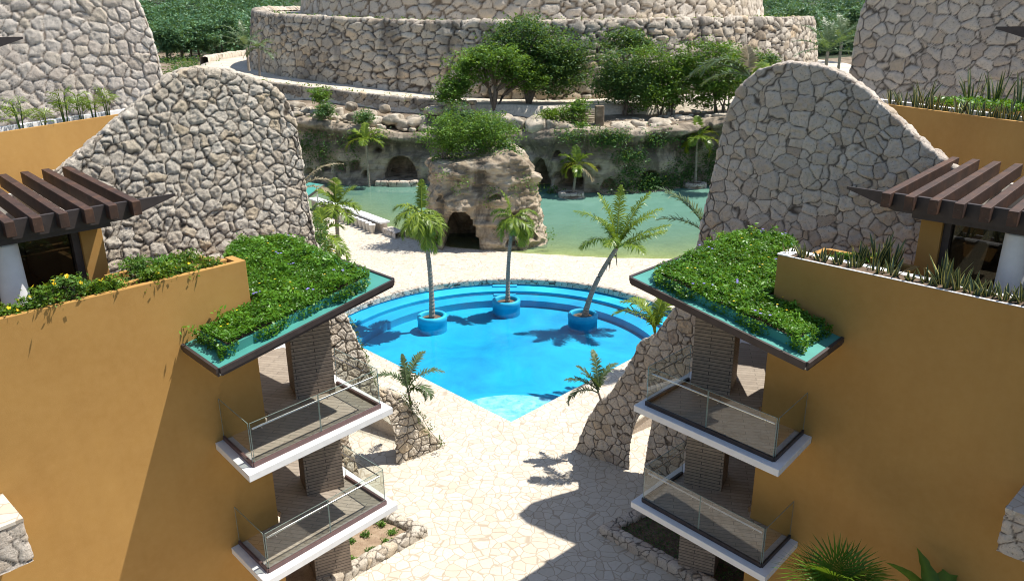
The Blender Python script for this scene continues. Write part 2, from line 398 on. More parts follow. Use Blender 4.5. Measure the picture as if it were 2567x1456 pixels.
M['frond_grey'] = leafmat('grey_palm_fronds', [(0.052, 0.085, 0.039), (0.098, 0.143, 0.065), (0.156, 0.208, 0.104), (0.260, 0.299, 0.182)], .25, .4)
M['frond_yel'] = leafmat('yellowing_fronds', [(.13, .16, .015), (.28, .29, .025), (.45, .41, .04)], .35, .4)
M['frond_dry'] = leafmat('dry_fronds', [(.22, .17, .10), (.36, .29, .19), (.5, .43, .31)], .2, .6)
M['trunk'] = plain('palm_bark', (.30, .25, .20), .9, .35, 7, bump=.8, bscale=18)
M['bark'] = plain('tree_bark', (.17, .135, .105), .9, .4, 5, bump=.7, bscale=15)
M['blade'] = blade()
M['flower_y'] = plain('yellow_petal', (.80, .52, .01), .5, .1, 5, bump=0); M['flower_p'] = plain('violet_petal', (.30, .24, .75), .5, .1, 5, bump=0)
M['pot'] = plain('pale_stool', (.60, .55, .48), .7, .08, 4)
# ------------------------------------------------------------------ stone and rock surfaces
def stone_surface(P, size, depth, seed, rr=.2, gapw=.07, rough=.02, warp=.12, tilt=.45):
    """lay rubble over a grid of points: returns displaced grid and attributes"""
    N = grid_normals(P)
    sz = np.array(size if hasattr(size, '__len__') else [size] * 3)
    q = P / sz
    q = q + warp * np.stack([vnoise(q * 2.1 + 5.1, seed + 50), vnoise(q * 2.1 + 17.3, seed + 51), vnoise(q * 2.1 + 31.7, seed + 52)], -1)
    e, r, bp = voronoi(q, seed)
    t = np.clip(e / rr, 0, 1); h = np.sqrt(np.clip(1 - (1 - t) ** 2, 0, 1))
    r2 = (r * 7.31) % 1.0
    h = depth * (h * (.75 + .5 * r2)) + rough * (fbm(P * (2.0 / sz.mean()), 3, seed + 9) + .8 * fbm(P * (5.5 / sz.mean()), 3, seed + 19)) * h
    tl = ((q - bp) * np.stack([np.sin(r * 40), np.cos(r * 31), np.sin(r * 57)], -1)).sum(-1)
    h = h + depth * tilt * tl * t
    return N, h, r, np.clip(1 - e / gapw, 0, 1)
def resample(pts, res):
    p = np.array(pts, float); d = np.r_[0, np.cumsum(np.linalg.norm(np.diff(p, axis=0), axis=1))]
    n = max(3, int(d[-1] / res) + 1); s = np.linspace(0, d[-1], n)
    return np.stack([np.interp(s, d, p[:, k]) for k in range(p.shape[1])], -1), s
def smooth(p, k):
    for _ in range(k):
        q = p.copy(); q[1:-1] = (p[:-2] + 2 * p[1:-1] + p[2:]) / 4; p = q
    return p
def stone_strip(name, pts, base, thick, res, size, depth, mat, side=1, seed=1, parent=None, rr=.2, gapw=.07, rough=.02, arch=None, sm=6, back=True, batter=0.0, warp=.12, tilt=.45):
    """a rubble wall along a plan line (x, y, top[, base]); front on the right of the line when side = 1"""
    p, s = resample(pts, res); 
    if sm: p[:, :2] = smooth(p[:, :2], sm)
    if sm: p[:, 2] = smooth(p[:, 2][:, None], max(1, sm // 3))[:, 0]
    t = np.gradient(p[:, :2], axis=0); t /= np.linalg.norm(t, axis=1, keepdims=True) + 1e-9
    n = side * np.stack([t[:, 1], -t[:, 0]], -1)
    b = p[:, 3] if p.shape[1] > 3 else np.full(len(p), float(base))
    top = np.maximum(p[:, 2], b + .02); hmax = (top - b).max()
    nv = max(3, int(hmax / res) + 1); k = np.linspace(0, 1, nv)
    z = b[:, None] + (top - b)[:, None] * k[None]
    off = -batter * (z - b[:, None])
    fr = np.stack([p[:, 0, None] + n[:, 0, None] * off, p[:, 1, None] + n[:, 1, None] * off, z], -1)
    nt = max(3, int(thick / res) + 1); w = (np.arange(1, nt + 1) / nt) * thick
    o2 = off[:, -1:] - w[None]
    tp = np.stack([p[:, 0, None] + n[:, 0, None] * o2, p[:, 1, None] + n[:, 1, None] * o2, np.repeat(top[:, None], nt, 1) + .02 * np.sin(w / thick * math.pi)[None]], -1)
    parts = [fr, tp]
    if back:
        nb = max(2, int(hmax / (res * 4))); kb = np.linspace(1, 0, nb + 1)[1:]
        zb = b[:, None] + (top - b)[:, None] * kb[None]; ob = o2[:, -1:] + np.zeros_like(zb)
        parts.append(np.stack([p[:, 0, None] + n[:, 0, None] * ob, p[:, 1, None] + n[:, 1, None] * ob, zb], -1))
    P = np.concatenate(parts, 1)
    N, h, r, g = stone_surface(P, size, depth, seed, rr, gapw, rough, warp, tilt)
    want = np.concatenate([n, np.zeros((len(n), 1))], 1)
    flip = (N[:, :nv].mean(1) * want).sum(-1).mean() < 0
    if flip: N = -N
    P2 = P + N * h[..., None]
    keep = None
    if arch is not None:
        kk = np.ones((P.shape[0] - 1, P.shape[1] - 1), bool)
        cx = (P[:-1, :-1] + P[1:, 1:]) / 2
        kk &= ~arch(cx); keep = kk
    fc = grid_faces(P.shape[0], P.shape[1], keep)
    if flip: fc = fc[:, ::-1]
    return mesh(name, P2.reshape(-1, 3), fc, mat, parent, {'rnd': r, 'gap': g}, smooth=True)
def loft(name, P, mat, parent=None, size=.4, depth=.05, seed=1, flip=False, kind=None, **kw):
    N, h, r, g = stone_surface(P, size, depth, seed, **kw)
    if flip: N = -N
    fc = grid_faces(P.shape[0], P.shape[1])
    if flip: fc = fc[:, ::-1]
    return mesh(name, (P + N * h[..., None]).reshape(-1, 3), fc, mat, parent, {'rnd': r, 'gap': g}, smooth=True, kind=kind)
# ------------------------------------------------------------------ foliage
RNG = np.random.default_rng(7)
def leaf_quads(C, size, up=.35, aspect=.5, rng=RNG, jit=.5, along=None):
    """diamond leaves at points C: vertices, faces, random attribute"""
    n = len(C); sz = size * (1 + jit * (rng.random(n) - .5) * 2)
    d = rng.normal(size=(n, 3)); d[:, 2] = d[:, 2] * .6
    if along is not None: d = d * .6 + along
    d /= np.linalg.norm(d, axis=1, keepdims=True) + 1e-9
    nrm = rng.normal(size=(n, 3)); nrm[:, 2] = np.abs(nrm[:, 2]) + up * 2
    sd = np.cross(d, nrm); sd /= np.linalg.norm(sd, axis=1, keepdims=True) + 1e-9
    a = d * sz[:, None] * .5; b = sd * sz[:, None] * .5 * aspect
    V = np.stack([C - a, C + b + a * .1, C + a, C - b + a * .1], 1).reshape(-1, 3)
    Fc = np.arange(4 * n).reshape(-1, 4)
    return V, Fc, np.repeat(rng.random(n), 4)
def leaves(name, C, size, mat, parent=None, kind=None, rnd=None, **kw):
    V, Fc, r = leaf_quads(np.asarray(C), size, **kw)
    if rnd is not None: r = np.clip(np.repeat(rnd, 4) * .7 + r * .3, 0, 1)
    return mesh(name, V, Fc, mat, parent, {'rnd': r}, kind=kind, uv=False)
def clumps(c, rxyz, n_clump, n_leaf, spread, rng, shell=.55, flat=0.0):
    """points of a crown: clumps spread through an uneven ellipsoid"""
    d = rng.normal(size=(n_clump, 3)); d /= np.linalg.norm(d, axis=1, keepdims=True)
    r = shell + (1 - shell) * rng.random(n_clump) ** .6
    r *= 1 + .55 * np.array([vnoise(np.array([[*(x * 2.2 + c[:3] * .37)]]), 3)[0] for x in d])
    cc = np.array(c) + d * r[:, None] * np.array(rxyz)
    cc[:, 2] += flat * rxyz[2] * (rng.random(n_clump) - .3)
    P = cc[:, None] + rng.normal(size=(n_clump, n_leaf, 3)) * spread * np.array([1, 1, .42]) * (.6 + .8 * rng.random((n_clump, 1, 1)))
    tone = np.repeat(rng.random(n_clump), n_leaf)
    return P.reshape(-1, 3), tone, cc
def tree(label, base, crowns, mat, leaf=.26, dens=1.0, seed=1, trunks=1, lean=(0, 0), group=None, cat='tree', name='broadleaf_tree', trunk_r=.2, bare=False):
    """tapered trunk with limbs into every crown mass; crowns: list of (centre xyz, (rx, ry, rz))"""
    rng = np.random.default_rng(seed); base = np.array(base, float)
    t = empty(name, base, label, cat, group)
    mb = MB(); L = []; T = []
    for k in range(trunks):
        b = base + (np.array([rng.normal() * .9, rng.normal() * .6, 0]) if k else 0)
        for c, r in crowns[k::trunks] if trunks <= len(crowns) else [crowns[k % len(crowns)]]:
            c = np.array(c, float); fork = b + (c - b) * .55 + np.array([rng.normal() * .25, rng.normal() * .25, 0]); fork[:2] = b[:2] + (fork[:2] - b[:2]) * .45
            mid = (b + fork) / 2 + rng.normal(size=3) * .15
            mb.tube([b - [0, 0, .3], mid, fork], [trunk_r * 1.15, trunk_r * .85, trunk_r * .65], 7)
            for j in range(7):
                d = rng.normal(size=3); d /= np.linalg.norm(d); d[2] = abs(d[2]) * .8
                tip = c + d * np.array(r) * .75
                mb.tube([fork, (fork + tip) / 2 + rng.normal(size=3) * .25 + [0, 0, .2], tip], [trunk_r * .5, trunk_r * .28, .03], 5)
    mb.build('trunk', M['bark'], t, smooth=True)
    for c, r in crowns:
        vol = r[0] * r[1] * r[2]; nc = int(19 * vol ** .62 * dens) + 8
        P, tone, _ = clumps(np.array(c, float), r, nc, 46, .25 * min(r) ** .6 + .14, rng, .35)
        L.append(P); T.append(tone)
    leaves('crown', np.concatenate(L), leaf, mat, t, rnd=np.concatenate(T), rng=rng)
    return t
def shrub(label, c, r, mat, leaf, n, seed=1, group=None, name='shrub', cat='shrub', flowers=None, stems=True, vein=.5):
    """low bush standing on c (ground point), r = (rx, ry, h)"""
    rng = np.random.default_rng(seed); c = np.array(c, float); t = empty(name, c, label, cat, group)
    nc = max(8, n // 22); nl = 22
    P, tone, cc = clumps(c + [0, 0, r[2] * .55], (r[0], r[1], r[2] * .5), nc, nl, .16 * min(r) + leaf * .5, rng, .3)
    P[:, 2] = np.maximum(P[:, 2], c[2] + .02)
    leaves('foliage', P, leaf, mat, t, rnd=tone, rng=rng, aspect=vein)
    if stems:
        mb = MB()
        for j in range(min(12, nc)): mb.tube([c + rng.normal(size=3) * [r[0] * .15, r[1] * .15, 0], (c + cc[j]) / 2, cc[j]], [.012 + .01 * r[2], .01 + .006 * r[2], .006], 5)
        mb.build('stems', M['bark'], t)
    if flowers:
        mt, k, sz = flowers
        for j in range(k):
            d = rng.normal(size=3); d[2] = abs(d[2]) + .3; d /= np.linalg.norm(d); q = c + [0, 0, r[2] * .55] + d * np.array([r[0], r[1], r[2] * .55]) * 1.0
            x = np.cross(d, [0.3, .2, 1]); x /= np.linalg.norm(x); y = np.cross(d, x); V = [q]
            for a in range(10): V.append(q + (x * math.cos(a * .628) + y * math.sin(a * .628)) * sz * (1 if a % 2 == 0 else .6) + d * sz * .35)
            mesh('flower', V, [(0, 1 + a, 1 + (a + 1) % 10) for a in range(10)], M[mt], t, uv=False)
    return t
def frond_mesh(name, base, az, elev, length, droop, mat, parent, seed=0, pairs=34, leaf_len=.55, width=.05, hang=.5, vee=.5, twist=0.0, bare=.15):
    """one feather frond: a bending rachis with drooping leaflets"""
    rng = np.random.default_rng(seed); base = np.array(base, float)
    n = 14; pts = [base]; e = elev; hd = np.array([math.cos(az), math.sin(az), 0])
    for i in range(n):
        e2 = e - droop * ((i + 1) / n) ** 1.3
        pts.append(pts[-1] + (hd * math.cos(e2) + np.array([0, 0, math.sin(e2)])) * length / n)
    pts = np.array(pts); V = []; Fc = []; R = []
    s = np.linspace(bare, 1.0, pairs); idx = s * n
    for k, q in enumerate(idx):
        i = min(int(q), n - 1); f = q - i; p = pts[i] * (1 - f) + pts[i + 1] * f
        t = pts[i + 1] - pts[i]; t /= np.linalg.norm(t)
        side = np.array([-math.sin(az), math.cos(az), 0]); up = np.cross(t, side) * -1
        if up[2] < 0 and abs(t[2]) < .95: up = -up
        u = (s[k] - bare) / (1 - bare); L = leaf_len * (math.sin(math.pi * min(1, .18 + u * .78)) ** .7) * (.85 + .3 * rng.random())
        for sg in (-1, 1):
            d = side * sg * .8 + t * (.35 + .5 * u) + up * (vee * .6 + .15 * rng.normal()); d += rng.normal(size=3) * .10; d /= np.linalg.norm(d)
            m1 = p + d * L * .5; g = np.array([0, 0, -hang * L * .55 * (.6 + .8 * rng.random())]); tip = p + d * L * .92 + g
            wv = np.cross(d, up); wv = wv / (np.linalg.norm(wv) + 1e-9) * width * (.7 + .5 * rng.random()); b = len(V)
            m1 = m1 + g * .22
            V += [p - wv * .35, p + wv * .35, m1 + wv * .5, m1 - wv * .5, tip]; Fc += [(b, b + 1, b + 2, b + 3), (b + 3, b + 2, b + 4)]
            R += [rng.random() * .5 + .25] * 5
    mb = MB(); mb.tube(pts, np.linspace(.032, .008, n + 1) * (length / 2.6) ** .5 * 1.2, 5)
    b = len(V); V += mb.v; Fc += [tuple(b + i for i in f) for f in mb.f]; R += [.85] * len(mb.v)
    return mesh(name, V, Fc, mat, parent, {'rnd': R}, uv=False)
def palm(label, base, top, r0, r1, fronds, group=None, name='coconut_palm', seed=1, leaf_len=.55, width=.05, pairs=34, mat='frond', bend=(0, 0), boots=0, hang=.5, cat='palm', vee=.5):
    """fronds: list of (azimuth deg, elevation deg, length, droop deg[, material])"""
    rng = np.random.default_rng(seed); base = np.array(base, float); top = np.array(top, float); t = empty(name, base, label, cat, group)
    k = 13; s = np.linspace(0, 1, k)[:, None]; pts = base + (top - base) * s + np.array([bend[0], bend[1], 0]) * (np.sin(s * math.pi))
    pts[0, 2] -= .1
    pr = r1 + (r0 - r1) * np.exp(-s[:, 0] * 5) * .75 + (r0 - r1) * .25 * (1 - s[:, 0])
    # ringed bark
    kk = 60; ss = np.linspace(0, 1, kk); fine = np.stack([np.interp(ss, s[:, 0], pts[:, a]) for a in range(3)], -1)
    rr = np.interp(ss, s[:, 0], pr) * (1 + .07 * np.where(np.arange(kk) % 2 == 0, 1, -1))
    MB_ = MB(); MB_.tube(fine, rr, 10); MB_.build('trunk', M['trunk'], t, smooth=False)
    if boots:
        mb = MB(); L = np.linalg.norm(top - base)
        for j in range(boots):
            a = rng.random() * 6.28; f = 1 - rng.random() * .22; p = base + (top - base) * f; d = np.array([math.cos(a), math.sin(a), 0])
            mb.tube([p + d * r1 * .8, p + d * (r1 + .05) + [0, 0, .25 * (rng.random() - .6)], p + d * (r1 + .10 + .08 * rng.random()) + [0, 0, -.35 - .35 * rng.random()]], [.045, .03, .008], 4)
        mb.build('dead_leaf_bases', M['frond_dry'], t)
    for j, f in enumerate(fronds):
        mt = f[4] if len(f) > 4 else mat
        frond_mesh('frond', top + rng.normal(size=3) * [.04, .04, .05], rad(f[0]), rad(f[1]), f[2], rad(f[3]), M[mt], t, seed * 100 + j, pairs, leaf_len * min(1, f[2] / 2.4 + .25), width, hang, vee)
    return t
def fan_leaf(name, base, az, elev, stalk, R, mat, parent, seed=0, blades=26, spread=300, droop=.25, width=.05):
    rng = np.random.default_rng(seed); base = np.array(base, float)
    d = np.array([math.cos(az) * math.cos(elev), math.sin(az) * math.cos(elev), math.sin(elev)]); side = np.array([-math.sin(az), math.cos(az), 0]); up = np.cross(d, side); up = up if up[2] > 0 else -up
    hub = base + d * stalk; V = []; Fc = []; Rr = []
    for k in range(blades):
        a = rad(-spread / 2 + spread * k / (blades - 1)); q = d * math.cos(a) + side * math.sin(a)
        L = R * (.78 + .22 * math.cos(a * .5)) * (.92 + .16 * rng.random()); wv = np.cross(q, up); wv = wv / np.linalg.norm(wv) * width
        m1 = hub + q * L * .55 + up * .04 * L; tip = hub + q * L + np.array([0, 0, -droop * L * (.5 + rng.random())]) * .6; b = len(V)
        V += [hub, m1 + wv * .6, m1 - wv * .6 + up * .01, tip]; Fc += [(b, b + 1, b + 2), (b + 2, b + 1, b + 3)]; Rr += [.25 + .4 * rng.random()] * 4
    mb = MB(); mb.tube([base, (base + hub) / 2 + [0, 0, .03], hub], [.022, .016, .012], 5); b = len(V); V += mb.v; Fc += [tuple(b + i for i in f) for f in mb.f]; Rr += [.8] * len(mb.v)
    return mesh(name, V, Fc, mat, parent, {'rnd': Rr}, uv=False)
ORD = ['first', 'second', 'third', 'fourth', 'fifth', 'sixth', 'seventh', 'eighth', 'ninth', 'tenth', 'eleventh', 'twelfth', 'thirteenth', 'fourteenth', 'fifteenth', 'sixteenth', 'seventeenth', 'eighteenth', 'nineteenth', 'twentieth',
       'twenty-first', 'twenty-second', 'twenty-third', 'twenty-fourth', 'twenty-fifth', 'twenty-sixth', 'twenty-seventh', 'twenty-eighth', 'twenty-ninth', 'thirtieth']
# ------------------------------------------------------------------ the ground, pool and lagoon
from mathutils.geometry import tessellate_polygon
def flat_poly(name, loops, z, mat, kind='structure', parent=None):
    ls = [[Vector((x, y, 0)) for x, y in lp] for lp in loops]
    tri = tessellate_polygon(ls); V = [(v.x, v.y, z) for lp in ls for v in lp]
    Fc = []
    for t in tri:
        a, b, c = [np.array(V[i]) for i in t]
        Fc.append(t if np.cross(b - a, c - a)[2] > 0 else t[::-1])
    return mesh(name, V, Fc, mat, parent, kind=kind)
PC = np.array([-.4, 39.4]); PR = 11.2; CORNER = np.array([-.1, 30.3]); WL = -.50
def pool_radius(th):
    d = np.array([math.cos(th), math.sin(th)]); best = PR
    for sgn in (-1, 1):
        e = np.array([sgn * math.sin(rad(43.5)), math.cos(rad(43.5))]); n = np.array([-e[1], e[0]]) * sgn      # inward normal
        den = d @ n; num = (CORNER - PC) @ n
        if den < -1e-6: best = min(best, num / den)
    return best
ths = np.unique(np.round(np.concatenate([np.linspace(0, 2 * math.pi, 181), [math.atan2(*(CORNER - PC)[::-1]) % (2 * math.pi)]]), 6))[:-1]
Rb = np.array([pool_radius(t) for t in ths])
rim = [(PC[0] + r * math.cos(t), PC[1] + r * math.sin(t)) for r, t in zip(Rb, ths)]
shore = [(-60, 110), (-30, 84), (-22, 75.5), (-16.3, 69.2), (-12.6, 65.3), (-9.5, 62.6), (-7, 60.3), (-4.5, 58.8), (-1, 57.6), (3.6, 56.3), (8, 55.4), (13, 55.0), (19, 55.2), (28, 56.5), (60, 62)]
flat_poly('plaza', [[(-60, 4), (60, 4)] + shore[::-1], rim], 0.0, M['flag'])
g = 3000.0
mesh('ground', [(-g, -g, -3), (g, -g, -3), (g, g, -3), (-g, g, -3)], [(0, 1, 2, 3)], M['jungle_floor'], kind='structure')
pool = empty('swimming_pool', (PC[0], PC[1], 0), 'fan shaped blue swimming pool sunk into the pale stone plaza', 'swimming pool')
V = []; prof_n = 0
r1, r2 = 9.95, 8.75
rows = []
for t, r in zip(ths, Rb):
    a, b = min(r1, r), min(r2, r)
    rows.append([(PC[0] + q * math.cos(t), PC[1] + q * math.sin(t), z) for q, z in ((0.01, -1.12), (b, -1.12), (b, -.66), (a, -.66), (a, -.43), (r, -.43), (r, -.002))])
k = 7; n = len(rows); V = [p for r in rows for p in r]
Fc = [(i * k + j, i * k + j + 1, ((i + 1) % n) * k + j + 1, ((i + 1) % n) * k + j)[::-1] for i in range(n) for j in range(k - 1)]
mesh('basin', V, Fc, M['pool'], pool, uv=False)
# stone band above the water on the curved side
arc = [i for i in range(n) if Rb[i] > PR - .02]
start = next(i for i in arc if (i - 1) % n not in arc); order = []
i = start
while i in arc: order.append(i); i = (i + 1) % n
A = np.array([ths[i] for i in order]); A = np.unwrap(A); A = np.linspace(A[0], A[-1], 420)
zz = np.linspace(-.34, .012, 8)
P = np.stack([PC[0] + (PR - .035) * np.cos(A)[:, None] + 0 * zz, PC[1] + (PR - .035) * np.sin(A)[:, None] + 0 * zz, zz[None] + 0 * A[:, None]], -1)
P = np.concatenate([P, np.stack([PC[0] + (PR + .25) * np.cos(A)[:, None], PC[1] + (PR + .25) * np.sin(A)[:, None], 0 * A[:, None] + .014], -1)], 1)
loft('stone_band', P, M['stone_r'], pool, .42, .03, 5, gapw=.09, flip=True)
for a in (.16, .40, .62, .84):
    th = A[0] + (A[-1] - A[0]) * a; c = PC + (PR - .075) * np.array([math.cos(th), math.sin(th)])
    mb = MB(); mb.box(c, (-math.sin(th), math.cos(th)), (math.cos(th), math.sin(th)), .42, .05, -.24, -.14); mb.build('skimmer_slot', M['dark'], pool)
# shallow play step in the corner
e1 = np.array([-math.sin(rad(43.5)), math.cos(rad(43.5))]); e2 = np.array([math.sin(rad(43.5)), math.cos(rad(43.5))])
for q, (r, z) in enumerate(((3.7, -.54), (4.15, -.70), (4.6, -.86), (5.05, -1.0))):
    a0 = math.atan2(e2[1], e2[0]); a1 = math.atan2(e1[1], e1[0]); c = CORNER + np.array([0, .012])
    poly = [c] + [c + r * np.array([math.cos(a), math.sin(a)]) for a in np.linspace(a0, a1, 40)]
    mb = MB(); mb.prism(poly, -1.115, z - q * .002); mb.build('shallow_step', M['pool_worn'] if q == 0 else M['pool'], pool)
mb = MB(); mb.box((-.5, PC[1] + 10.9), (1, 0), (0, 1), 1.7, .35, -.425, -.34); o = mb.build('entry_step', M['pool'], pool); bevel(o, .03)
mb = MB(); mb.box((-.5, PC[1] + 9.7), (1, 0), (0, 1), 1.5, .35, -.655, -.57); o = mb.build('entry_step', M['pool'], pool); bevel(o, .03)
flat_poly('pool_water', [[(PC[0] + (r - .004) * math.cos(t), PC[1] + (r - .004) * math.sin(t)) for r, t in zip(Rb, ths)]], WL, M['pool_water'])
# raised round planters with coconut palms standing in the pool
RINGS = [at_z(1083, 788, -.08), at_z(1269, 749, -.08), at_z(1461, 784, -.08)]
ring_lab = ['blue round planter ring holding the left shaggy palm in the pool', 'blue round planter ring holding the middle palm at the back of the pool', 'blue round planter ring holding the leaning palm on the right of the pool']
for c, lb in zip(RINGS, ring_lab):
    t = empty('ring_planter', (c[0], c[1], -1.11), lb, 'planter', 'round palm planters in the pool')
    mb = MB(); mb.lathe(c, [(.89, -1.115), (.89, -.42), (.91, -.39), (.92, -.24), (.90, -.14), (.85, -.09), (.78, -.08), (.71, -.10), (.67, -.17), (.66, -.4)], 48); mb.build('wall', M['pool'], t, smooth=True)
    mb = MB(); mb.lathe(c, [(.665, -.34), (.4, -.31), (.01, -.29)], 24); mb.build('soil', M['soil'], t)
# lagoon: sand bed, water whose murk grows with its depth
sh = np.array(shore)
def shore_dist(X, Y):
    best = np.full(X.shape, 1e9); sign = np.ones(X.shape)
    for a, b in zip(sh[:-1], sh[1:]):
        ab = b - a; t = np.clip(((X - a[0]) * ab[0] + (Y - a[1]) * ab[1]) / (ab @ ab), 0, 1)
        d = np.hypot(X - a[0] - t * ab[0], Y - a[1] - t * ab[1]); cr = ab[0] * (Y - a[1]) - ab[1] * (X - a[0])
        mk = d < best; best = np.where(mk, d, best); sign = np.where(mk, np.sign(cr), sign)
    return best * sign
gx, gy = np.meshgrid(np.linspace(-60, 60, 241), np.linspace(53, 118, 131), indexing='ij')
sd = shore_dist(gx, gy)
bed = np.where(sd < 0, -.25, -.03 - np.clip(sd, 0, 40) * .058 - .05 * np.clip(sd, 0, 1))
bed = np.maximum(bed, -2.4) + .03 * fbm(np.stack([gx * .5, gy * .5, gx * 0], -1), 3, 4)
bed = np.where(sd < .3, np.minimum(bed, -.02), bed)
mesh('lagoon_bed', np.stack([gx, gy, bed], -1).reshape(-1, 3), grid_faces(241, 131), M['sand'], kind='structure', smooth=True, uv=False)
dep = np.clip(-.06 - bed, 0, 5); murk = np.where(sd > 0, 1 - np.exp(-dep * 1.9), 0)
kp = ((sd[:-1, :-1] > -.6) | (sd[1:, 1:] > -.6) | (sd[1:, :-1] > -.6) | (sd[:-1, 1:] > -.6))
mesh('lagoon_water', np.stack([gx, gy, 0 * gx - .06], -1).reshape(-1, 3), grid_faces(241, 131, kp), M['lagoon'], kind='structure', attrs={'murk': murk}, uv=False)
# ------------------------------------------------------------------ cliff with caves behind the lagoon
def cliff_top(x): return np.interp(x, [-60, -24, -18, -12, -7, 0, 5, 8, 14, 18, 24, 60], [8.6, 7.2, 6.3, 5.5, 5.6, 5.8, 6.3, 6.5, 6.3, 6.6, 7.4, 8.5])
cl = [(-62, 104, 0), (-34, 93, 0), (-24, 88.5, 0), (-17, 86.5, 0), (-9, 86.2, 0), (-3, 84.5, 0), (2, 82, 0), (6, 80, 0), (11, 79.6, 0), (16, 81.5, 0), (21, 84, 0), (27, 82, 0), (40, 84, 0), (62, 92, 0)]
p, s = resample(cl, .16); p[:, :2] = smooth(p[:, :2], 60)
tt = np.gradient(p[:, :2], axis=0); tt /= np.linalg.norm(tt, axis=1, keepdims=True); nn = np.stack([tt[:, 1], -tt[:, 0]], -1)
nv = 62; k = np.linspace(0, 1, nv); topz = cliff_top(p[:, 0]); z = -2.5 + (topz[:, None] + 2.5) * k[None]
X0 = p[:, 0][:, None] + 0 * z; Y0 = p[:, 1][:, None] + 0 * z
q = np.stack([X0, Y0, z], -1)
d = 1.3 * fbm(q * [.16, .16, .16], 4, 21) + .55 * fbm(q * [.6, .6, .7], 4, 22) + .16 * fbm(q * [2.0, 2.0, 5], 3, 23) + .3 * np.clip(1.6 - (topz[:, None] - z), 0, 1) * fbm(q * [.8, .8, 4.0], 3, 24)
rel = topz[:, None] - z
d += .9 * (.5 - np.abs(fbm(q * [.28, .28, .45], 4, 27))) + .35 * (.5 - np.abs(fbm(q * [.9, .9, 1.6], 3, 28)))
d += .95 * np.exp(-((rel - .55) / .6) ** 2) * (.8 + .6 * vnoise(q * [.4, .4, .3], 7)) - .5 * np.exp(-((rel - 2.0) / .7) ** 2)
d += .55 * np.exp(-((z + .1) / .45) ** 2) * (vnoise(q * [.35, .35, .1], 8) > 0)
def cave(xc, w, zt, depth, zb=-2.6, lean=0.0):
    global d
    u = (X0 - xc - lean * z) / (w / 2); hgt = zb + (zt - zb) * np.sqrt(np.clip(1 - np.abs(u) ** 2.6, 0, 1))
    ins = np.clip((hgt - z) / .22, 0, 1) * (np.abs(u) < 1) * np.clip((z - zb) / .15, 0, 1); d = d - depth * ins
cave(-12.3, 3.7, 2.95, 4.0, .35); cave(3.1, 2.3, 3.4, 4.5); cave(6.2, 2.9, 3.1, 4.0, .2); cave(-26, 2.6, 2.6, 3.0, .2); cave(14.5, 2.2, 2.0, 2.5, .1)
for x, w, zt, dp, zb in ((-22.5, 1.1, 1.6, 1.2, .7), (-20.6, .9, 2.2, 1.2, 1.2), (-19, 1.3, 2.4, 1.5, 1.1), (-17.3, 1.1, 2.6, 1.3, 1.2), (-16.2, .8, 1.5, 1.0, .5), (4.8, .8, 4.3, 1.2, 3.4), (4.9, .7, 2.1, 1.0, 1.3), (10.2, 1.7, 1.5, 1.6, .2), (12.2, .9, 3.9, 1.2, 3.2), (-14.9, .9, 4.0, .9, 3.3), (9.0, .7, 2.9, .9, 2.3)):
    cave(x, w, zt, dp, zb)
algae = np.exp(-((rel - 1.5) / 1.25) ** 2) * (.75 + .5 * vnoise(q * [.12, .12, .1], 33)); algae = np.concatenate([algae, np.zeros((len(algae), 4))], 1)
P = q.copy(); P[..., 0] += nn[:, 0, None] * d; P[..., 1] += nn[:, 1, None] * d
# roll the crown of the cliff back into the ledge behind
back = [P]
for w, dz in ((.5, .10), (1.2, .06), (2.4, -.1), (4.5, -.5)):
    r = P[:, -1].copy(); r[:, 0] -= nn[:, 0] * w; r[:, 1] -= nn[:, 1] * w; r[:, 2] += dz + .25 * fbm(r * .5, 3, 30); back.append(r[:, None])
P = np.concatenate(back, 1)
mesh('cliff', P.reshape(-1, 3), grid_faces(P.shape[0], P.shape[1]), M['rock'], kind='structure', attrs={'algae': algae}, smooth=True, uv=False)
# ------------------------------------------------------------------ ledge, road and far terrain
MC = np.array([4.0, 147.0]); R0 = 49.0
def road_z(a):      # a: bearing round the mound, 0 = straight toward the plaza, negative = to the left
    return np.interp(np.degrees(a), [-180, -90, -55, -30, -12, 0, 40, 90, 180], [13.5, 11.3, 10.4, 9.4, 8.2, 7.85, 8.2, 9.6, 11])
def bearing(x, y): return np.arctan2(x - MC[0], MC[1] - y)
gx, gy = np.meshgrid(np.linspace(-130, 130, 347), np.concatenate([np.linspace(80.5, 125, 150), np.linspace(126.5, 420, 90)]), indexing='ij')
r = np.hypot(gx - MC[0], gy - MC[1]); a = bearing(gx, gy); rz = road_z(a)
cy = np.interp(gx, p[:, 0], p[:, 1]); ct = cliff_top(gx)
f = np.clip((gy - cy - 1) / np.maximum(147 - np.sqrt(np.clip((R0 + 8.4) ** 2 - (gx - 4) ** 2, 0, None)) - cy - 1, 1), 0, 1)
zt = ct + (rz - 1.25 - ct) * f ** 1.6 + .35 * fbm(np.stack([gx * .3, gy * .3, 0 * gx], -1), 5, 41)
out = np.clip((r - R0 - 9.4) / 40, 0, 1)
zt = np.where(r < R0 + 8.9, np.minimum(zt, rz - 1.1), np.where(gy > 125, rz - 1.1 + out * 3, zt))
zt = zt + np.clip((gy - 190) / 230, 0, 1) * 26 * (np.abs(gx) > 15)
kp = (gy > cy + .2)[:-1, :-1]
farm = (gy > 168)[:-1, :-1] | ((np.abs(gx) > 95))[:-1, :-1]
mesh('hills', np.stack([gx, gy, zt], -1).reshape(-1, 3), grid_faces(gx.shape[0], gx.shape[1], farm), M['jungle_floor'], kind='structure', smooth=True, uv=False)
kp &= ~farm
mesh('rocky_ledge', np.stack([gx, gy, zt], -1).reshape(-1, 3), grid_faces(gx.shape[0], gx.shape[1], kp), M['ground'], kind='structure', smooth=True, uv=False)
